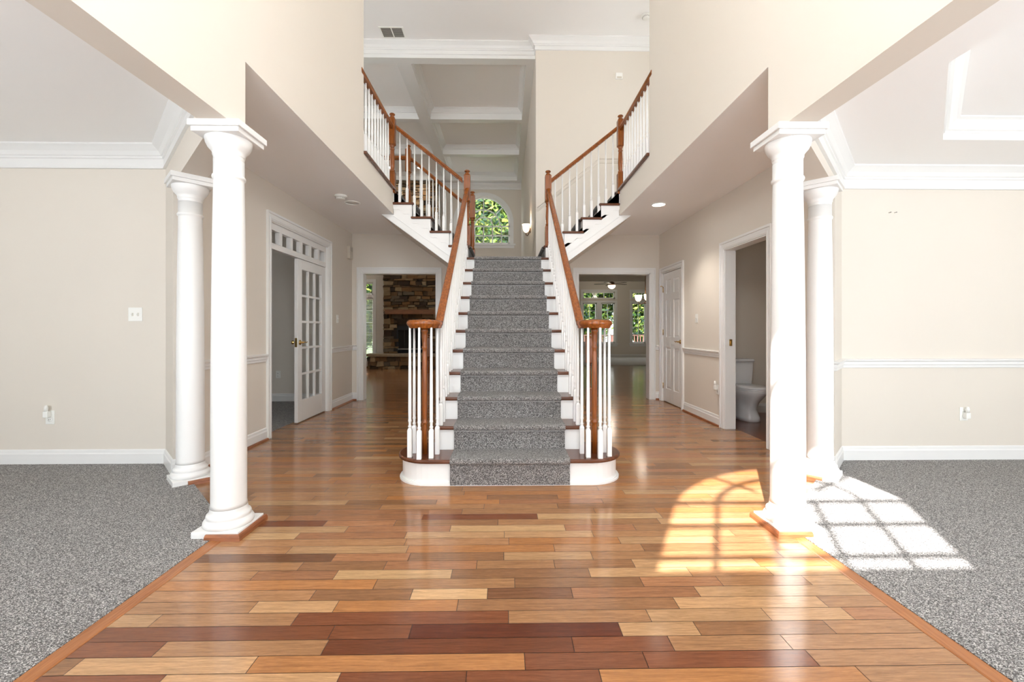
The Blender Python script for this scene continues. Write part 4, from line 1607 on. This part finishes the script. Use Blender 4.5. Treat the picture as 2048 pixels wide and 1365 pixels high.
# ------------------------------------------------------------------ fixtures
def recessed(x, y, z, on, label, r=0.075):
    t = thing('ceiling_light', label, 'ceiling light', (x, y, z), 'recessed ceiling lights')
    b = MB()
    b.lathe([(r, 0), (r + 0.02, 0), (r + 0.02, -0.006), (r + 0.004, -0.009), (r, -0.004)], n=32, ring=True)
    b.build('trim_ring', M['white_plastic'], t)
    b = MB()
    b.lathe([(0.001, -0.002), (r, -0.002), (r, -0.0005), (0.001, -0.0005)], n=32)
    b.build('lens', M['lamp_on'] if on else M['lamp_off'], t)
    if on:
        d = bpy.data.lights.new('ceiling_light_beam', 'SPOT')
        d.energy, d.spot_size, d.spot_blend, d.color, d.shadow_soft_size = on, math.radians(104), 0.7, (1, 0.93, 0.84), 0.06
        l = bpy.data.objects.new('light_source', d)
        COL.objects.link(l)
        l.parent = t
        l.location = (0, 0, -0.03)
    return t


recessed(-1.887, 5.36, ZH, 0, 'unlit recessed light in the left hall ceiling near the smoke detector')
recessed(1.875, 5.38, ZH, 60, 'lit recessed light in the right hall ceiling')
recessed(-3.35, 12.8, ZT, 60, 'left lit recessed light high above the stone fireplace')
recessed(-2.5, 12.8, ZT, 60, 'right lit recessed light high above the stone fireplace')


recessed(3.3, 5.0, ZH, 14, 'added unseen recessed light in the powder room ceiling')  # lamp out of view, added to brighten the powder room


def detector(x, y, z, label):
    t = thing('smoke_detector', label, 'smoke detector', (x, y, z))
    MB().lathe([(0.001, 0), (0.07, 0), (0.07, -0.016), (0.066, -0.02), (0.001, -0.02)], n=28).build('base', M['white_plastic'], t)
    MB().lathe([(0.05, -0.02), (0.055, -0.028), (0.05, -0.042), (0.035, -0.048), (0.001, -0.048)], n=28).build('cover', M['white_plastic'], t)
    b = MB()
    for k in range(16):
        a = 2 * PI * k / 16
        c, s_ = math.cos(a), math.sin(a)
        b.box(c * 0.0535 - 0.004, c * 0.0535 + 0.004, s_ * 0.0535 - 0.004, s_ * 0.0535 + 0.004, -0.036, -0.026)
    b.build('grille', M['grey_metal'], t)


detector(-1.92, 5.08, ZH, 'white smoke detector on the left hall ceiling')
detector(2.10, 6.55, ZT, 'white smoke detector on the high foyer ceiling')

t = thing('air_vent', 'grey louvred air vent in the high ceiling', 'air vent', (-1.81, 6.98, ZT))
b = MB()
for (x0, x1, y0, y1) in ((-0.19, 0.19, -0.13, -0.11), (-0.19, 0.19, 0.11, 0.13), (-0.19, -0.165, -0.11, 0.11), (0.165, 0.19, -0.11, 0.11), (-0.008, 0.008, -0.11, 0.11)):
    b.box(x0, x1, y0, y1, -0.008, 0)
b.build('frame', M['white_plastic'], t)
b = MB()
b.box(-0.165, 0.165, -0.11, 0.11, -0.002, -0.001)
b.build('backing', M['dark'], t)
b = MB()
for k in range(9):
    yy = -0.10 + k * 0.025
    b.box(-0.165, 0.165, yy - 0.007, yy + 0.007, -0.007, -0.003)
b.build('louvres', M['grey_metal'], t)


def plate(name, label, cat, loc, nrm, kind):
    """wall plate; nrm: 'x', '-x', '-y' direction it faces"""
    rot = {'-y': 0, 'x': PI / 2, '-x': -PI / 2}[nrm]
    t = thing(name, label, cat, loc, None, rot)
    wd = 0.058 if kind == 'double' else 0.036
    MB().box(-wd, wd, -0.006, 0, -0.058, 0.058).build('cover_plate', M['white_plastic'], t, 0.002)
    if kind in ('switch', 'double'):
        for x in ((0,) if kind == 'switch' else (-0.023, 0.023)):
            b = MB()
            b.prx([(-0.006, -0.011), (-0.006, 0.011), (-0.018, 0.010), (-0.018, 0.004)], x - 0.005, x + 0.005)
            b.build('toggle', M['white_plastic'], t)
            MB().box(x - 0.008, x + 0.008, -0.0066, -0.006, -0.014, 0.014).build('slot', M['beige_plastic'], t)
    else:
        for z in (-0.021, 0.021):
            b = MB()
            b.lathe([(0.001, 0), (0.017, 0), (0.016, 0.003), (0.001, 0.003)], (0, -0.0058, z), 20, '-y')
            b.mat(M['white_plastic'])
            r_ = b.build('receptacle', M['white_plastic'], t)
            b = MB()
            b.box(-0.008, -0.005, -0.0092, -0.0086, z - 0.002, z + 0.007)
            b.box(0.005, 0.008, -0.0092, -0.0086, z - 0.002, z + 0.007)
            b.build('slots', M['dark'], r_)
    return t


plate('light_switch', 'double light switch on the wall of the left front room', 'switch', (-3.155, YD, 1.27), '-y', 'double')
o1 = plate('wall_outlet', 'wall outlet low on the left front room wall with a plug in device', 'outlet', (-3.865, YD, 0.40), '-y', 'outlet')
o2 = plate('wall_outlet', 'wall outlet low on the right front room wall', 'outlet', (3.98, YD, 0.405), '-y', 'outlet')
o3 = plate('wall_outlet', 'wall outlet low beside the powder room casing with a white plug', 'outlet', (HX, 5.155, 0.43), '-x', 'outlet')
plate('wall_outlet', 'wall outlet seen in the office behind the french door', 'outlet', (-3.62, 7.0, 0.43), '-y', 'outlet')
plate('light_switch', 'light switch between the six panel door and the powder room', 'switch', (HX, 5.72, 1.29), '-x', 'switch')
plate('light_switch', 'light switch beyond the french door casing', 'switch', (-HX, 6.50, 1.30), 'x', 'switch')


def plug_device(loc, nrm, label):
    t = thing('plug_in_device', label, 'plug in', loc, None, {'-y': 0, '-x': -PI / 2}[nrm])
    MB().box(-0.02, 0.02, -0.035, 0, -0.022, 0.03).build('body', M['white_plastic'], t, 0.006)
    MB().lathe([(0.001, 0), (0.013, 0.0), (0.015, 0.03), (0.010, 0.05), (0.001, 0.052)], (0, -0.022, 0.03), 16).build('bulb_cover', M['white_plastic'], t)


plug_device((-3.87, YD - 0.009, 0.425), '-y', 'small white device plugged into the left front room outlet')
plug_device((HX - 0.009, 5.155, 0.45), '-x', 'small white device plugged in beside the powder room')
plug_device((3.985, YD - 0.009, 0.39), '-y', 'small white device plugged into the right front room outlet')

# chime box, wall sensor, picture nails
t = thing('door_chime', 'beige door chime box high on the left hall wall', 'door chime', (-HX, 6.96, 2.36))
MB().box(0, 0.05, -0.065, 0.065, -0.10, 0.10).build('cover', M['beige_plastic'], t, 0.006)
b = MB()
for k in range(4):
    b.box(0.05, 0.051, -0.045, 0.045, 0.02 + 0.016 * k, 0.026 + 0.016 * k)
b.build('grille', M['grey_metal'], t)
t = thing('wall_sensor', 'small white sensor box high on the right foyer wall', 'sensor', (1.835, YB, 5.28))
MB().box(-0.055, 0.055, -0.03, 0, -0.05, 0.05).build('housing', M['white_plastic'], t, 0.006)
MB().box(-0.04, 0.04, -0.035, -0.03, -0.045, -0.015).build('lens', M['beige_plastic'], t, 0.002)
for (x, lab) in ((3.32, 'left of two small nails in the right front room wall'), (3.37, 'right of two small nails in the right front room wall')):
    t = thing('picture_nail', lab, 'nail', (x, YD, 2.16))
    MB().lathe([(0.001, -0.002), (0.0025, 0), (0.0025, 0.02), (0.005, 0.02), (0.005, 0.023), (0.001, 0.023)], (0, 0, 0), 8, '-y').build('shank', M['grey_metal'], t)

# unseen foyer chandelier, added to brighten the upper walls
t = thing('chandelier', 'added unseen brass chandelier with white shades, brightening the upper foyer walls', 'chandelier', (0, 0.7, 4.35))
MB().tube([(0, 0, -0.25), (0, 0, ZT - 4.35)], 0.012, 8).lathe([(0.001, ZT - 4.38), (0.07, ZT - 4.37), (0.07, ZT - 4.35)], n=16).lathe([(0.001, -0.32), (0.05, -0.28), (0.03, -0.2), (0.06, -0.1), (0.02, 0)], n=20).build('stem', M['brass'], t)
for k in range(6):
    a = 2 * PI * k / 6
    c, s_ = math.cos(a), math.sin(a)
    ar = MB().tube([(c * 0.03, s_ * 0.03, -0.2), (c * 0.18, s_ * 0.18, -0.28), (c * 0.34, s_ * 0.34, -0.2), (c * 0.36, s_ * 0.36, -0.08)], 0.010, 8).build('arm', M['brass'], t)
    MB().lathe([(0.02, -0.08), (0.06, -0.05), (0.08, 0.02), (0.10, 0.09), (0.095, 0.09), (0.075, 0.02), (0.05, -0.04), (0.001, -0.06)], (c * 0.36, s_ * 0.36, 0), 20).build('shade', M['lamp_foyer_added'], ar)
d = bpy.data.lights.new('chandelier_bulbs', 'POINT')
d.energy, d.color, d.shadow_soft_size = 125, (0.88, 0.95, 1.0), 0.4
l = bpy.data.objects.new('light_source', d)
COL.objects.link(l)
l.parent = t
l.location = (0, 0, 0.0)

# sconce
t = thing('wall_sconce', 'lit wall sconce with amber glass shade beyond the landing', 'wall lamp', (0.478, 8.55, 3.08))
MB().lathe([(0.001, 0), (0.05, 0), (0.05, 0.008), (0.03, 0.02), (0.001, 0.024)], (0, 0, 0), 24, '-x').build('backplate', M['bronze'], t)
MB().tube([(-0.015, 0, 0.02), (-0.035, 0, -0.05), (-0.06, 0, -0.10), (-0.088, 0, -0.09), (-0.09, 0, -0.055)], [0.011, 0.010, 0.009, 0.009, 0.012], 10).build('arm', M['bronze'], t)
b = MB()
b.lathe([(0.012, -0.06), (0.03, -0.05), (0.055, -0.02), (0.066, 0.03), (0.07, 0.075), (0.082, 0.10), (0.079, 0.10), (0.066, 0.075), (0.06, 0.03), (0.05, -0.015), (0.028, -0.042), (0.001, -0.046)], (-0.09, 0, 0.02), 28)
b.build('shade', M['lamp_amber'], t)
d = bpy.data.lights.new('sconce_bulb', 'POINT')
d.energy, d.color, d.shadow_soft_size = 4, (1, 0.85, 0.65), 0.04
l = bpy.data.objects.new('light_source', d)
COL.objects.link(l)
l.parent = t
l.location = (-0.09, 0, 0.16)

# ceiling fan
t = thing('ceiling_fan', 'ceiling fan with lit bowl beyond the right doorway', 'ceiling fan', (4.04, 16.6, 2.83))
MB().lathe([(0.001, 0.0), (0.09, 0), (0.12, 0.03), (0.12, 0.09), (0.07, 0.13), (0.012, 0.15), (0.012, 0.40), (0.06, 0.42), (0.06, 0.47), (0.001, 0.47)], n=24).build('motor', M['bronze'], t)
MB().lathe([(0.001, -0.13), (0.06, -0.12), (0.115, -0.08), (0.14, -0.03), (0.14, 0), (0.001, 0)], n=24).build('light_bowl', M['lamp_warm'], t)
for k in range(5):
    a = 2 * PI * k / 5 + 0.35
    b = MB()
    q = [(0.13, -0.03), (0.22, -0.06), (0.64, -0.075), (0.67, 0), (0.64, 0.075), (0.22, 0.06), (0.13, 0.03)]
    pq = [(math.cos(a) * p[0] - math.sin(a) * p[1], math.sin(a) * p[0] + math.cos(a) * p[1]) for p in q]
    b.prz(pq, 0.055, 0.067)
    b.build('blade', M['fan_blade'], t)

d = bpy.data.lights.new('fan_bulbs', 'POINT')
d.energy, d.color, d.shadow_soft_size = 9, (1, 0.9, 0.78), 0.12
l = bpy.data.objects.new('light_source', d)
COL.objects.link(l)
l.parent = t
l.location = (0, 0, -0.25)

# chandelier
t = thing('chandelier', 'small chandelier with white glass shades near the right door jamb', 'chandelier', (3.20, 10.0, 1.86))
MB().tube([(0, 0, -0.12), (0, 0, ZH - 1.86)], 0.010, 8).lathe([(0.001, ZH - 1.86 - 0.03), (0.06, ZH - 1.86 - 0.02), (0.06, ZH - 1.86)], n=16).build('stem', M['bronze'], t)
for k in range(3):
    a = 2 * PI * k / 3 + 0.5
    c, s_ = math.cos(a) * 0.16, math.sin(a) * 0.16
    ar = MB().tube([(0, 0, -0.08), (c * 0.5, s_ * 0.5, -0.14), (c, s_, -0.10), (c, s_, -0.06)], 0.008, 8).build('arm', M['bronze'], t)
    MB().lathe([(0.03, -0.06), (0.06, -0.03), (0.075, 0.03), (0.085, 0.08), (0.08, 0.08), (0.07, 0.03), (0.05, -0.025), (0.001, -0.05)], (c, s_, 0), 20).build('shade', M['lamp_warm'], ar)
d = bpy.data.lights.new('chandelier_bulbs', 'POINT')
d.energy, d.color, d.shadow_soft_size = 6, (1, 0.9, 0.78), 0.15
l = bpy.data.objects.new('light_source', d)
COL.objects.link(l)
l.parent = t
l.location = (0, 0, 0.2)


# toilet
def ell(cx_, cy_, rx, ry_f, ry_b, z, n=28, p=2.0):
    out = []
    for k in range(n):
        a = 2 * PI * k / n
        c, s_ = math.cos(a), math.sin(a)
        c2 = math.copysign(abs(c) ** (2 / p), c)
        s2 = math.copysign(abs(s_) ** (2 / p), s_)
        out.append((cx_ + rx * c2, cy_ + (ry_b if s_ > 0 else ry_f) * s2, z))
    return out


t = thing('toilet', 'white toilet in the powder room behind the right front column', 'toilet', (3.06, 5.94, 0))
b = MB()
b.loft([ell(0, -0.105, 0.20, 0.09, 0.095, 0.37, p=6), ell(0, -0.105, 0.205, 0.092, 0.095, 0.40, p=6), ell(0, -0.105, 0.225, 0.10, 0.10, 0.715, p=6)])
b.build('tank', M['porcelain'], t)
b = MB()
b.loft([ell(0, -0.105, 0.232, 0.108, 0.103, 0.715, p=6), ell(0, -0.105, 0.236, 0.112, 0.104, 0.735, p=6), ell(0, -0.105, 0.225, 0.10, 0.098, 0.75, p=6)])
b.build('tank_lid', M['porcelain'], t)
b = MB()
b.loft([ell(0, -0.38, 0.125, 0.22, 0.22, 0.0, p=2.6), ell(0, -0.38, 0.12, 0.21, 0.22, 0.05, p=2.6), ell(0, -0.37, 0.105, 0.16, 0.21, 0.14, p=2.4), ell(0, -0.40, 0.125, 0.20, 0.22, 0.24),
        ell(0, -0.44, 0.165, 0.26, 0.24, 0.33), ell(0, -0.45, 0.182, 0.28, 0.25, 0.375), ell(0, -0.45, 0.180, 0.28, 0.25, 0.39)])
b.box(-0.16, 0.16, -0.27, -0.03, 0.28, 0.385)
b.build('bowl', M['porcelain'], t)
b = MB()
b.loft([ell(0, -0.45, 0.186, 0.285, 0.22, 0.392), ell(0, -0.45, 0.19, 0.29, 0.22, 0.400), ell(0, -0.45, 0.186, 0.285, 0.22, 0.410)])
b.build('seat', M['porcelain'], t)
b = MB()
b.loft([ell(0, -0.45, 0.184, 0.283, 0.225, 0.413), ell(0, -0.45, 0.188, 0.288, 0.225, 0.422), ell(0, -0.45, 0.175, 0.27, 0.215, 0.434)])
b.build('lid', M['porcelain'], t)
MB().tube([(-0.15, -0.205, 0.66), (-0.15, -0.225, 0.66), (-0.09, -0.23, 0.655)], 0.008, 8).build('flush_lever', M['brass'], t)

# ------------------------------------------------------------------ outdoors
b = MB()
b.box(-30, 30, YK + 0.4, 60, -0.6, -0.5)
b.box(-30, 0.2, YR + 0.4, YK + 0.4, -0.6, -0.5)
struct('ground', b, M['lawn'], 'grass of the back garden')


def tree_mesh(n, seed, rad, zc_, zr):
    rnd = random.Random(seed)
    b = MB()
    cols_ = []
    blobs = [(rnd.uniform(-1, 1) * rad * 0.6, rnd.uniform(-1, 1) * rad * 0.6, zc_ + rnd.uniform(-1, 1) * zr * 0.7, rnd.uniform(0.7, 1.3)) for _ in range(26)]
    for i in range(n):
        bx, by, bz, br = rnd.choice(blobs)
        d = Vector((rnd.gauss(0, 1), rnd.gauss(0, 1), rnd.gauss(0, 1))).normalized() * br * (rnd.random() ** 0.4)
        p = Vector((bx, by, bz)) + Vector((d.x * rad * 0.35, d.y * rad * 0.35, d.z * zr * 0.35))
        u = Vector((rnd.gauss(0, 1), rnd.gauss(0, 1), rnd.gauss(0, 1))).normalized()
        v = u.orthogonal().normalized()
        L = rnd.uniform(0.10, 0.20)
        u, v = u * L, v * L * 0.5
        b.add([p - u, p + v, p + u, p - v], [(0, 1, 2, 3)])
        cols_.append(lin(rnd.choice([(78, 102, 40), (98, 120, 46), (122, 134, 58), (56, 84, 36), (140, 146, 74), (40, 66, 44), (34, 58, 48), (52, 80, 40)])))
    me_ = b.mesh('foliage')
    me_.materials.append(M['leaf'])
    at = me_.attributes.new('tint', 'FLOAT_COLOR', 'FACE')
    for i in range(len(me_.polygons)):
        at.data[i].color = (*cols_[i], 1)
    return me_


F1 = tree_mesh(16000, 1, 3.2, 6.2, 3.6)
F2 = tree_mesh(13000, 2, 2.6, 3.2, 3.0)
for (x, yy, fm, rz, lab) in ((-2.6, 20.5, F1, 0.3, 'leafy green tree outside, behind the left part of the arched window'), (0.6, 22.5, F1, 2.1, 'leafy green tree outside, filling the right part of the arched window'),
                             (-7.0, 20.5, F2, 1.0, 'leafy tree outside the blind covered window'), (4.6, 26.0, F2, 0.2, 'leafy tree outside the double casement window'),
                             (8.8, 25.5, F2, 0.9, 'leafy tree outside the far window near the jamb')):
    t = thing('tree', lab, 'tree', (x, yy, -0.5), None, rz)
    MB().tube([(0, 0, 0), (0.06, 0.02, 1.6), (-0.05, 0.08, 3.2), (0.1, 0, 5.4)], [0.22, 0.17, 0.13, 0.06], 10).build('trunk', M['bark'], t)
    link('foliage', fm, t)

t = thing('deck_railing', 'reddish deck railing outside the far right windows', 'deck railing', (5.0, 20.4, -0.5))
MB().box(-3.2, 3.2, -0.06, 0.06, 1.36, 1.41).build('top_rail', M['deck'], t)
MB().box(-3.2, 3.2, -0.03, 0.03, 0.55, 0.62).build('bottom_rail', M['deck'], t)
for k in range(5):
    MB().box(-3.2 + 1.6 * k - 0.05, -3.2 + 1.6 * k + 0.05, -0.05, 0.05, 0, 1.36).build('post', M['deck'], t)
pk = MB().box(-0.018, 0.018, -0.018, 0.018, 0.58, 1.38).mesh('picket')
pk.materials.append(M['deck'])
for k in range(46):
    link('picket', pk, t, loc=(-3.1 + 0.138 * k, 0, 0))
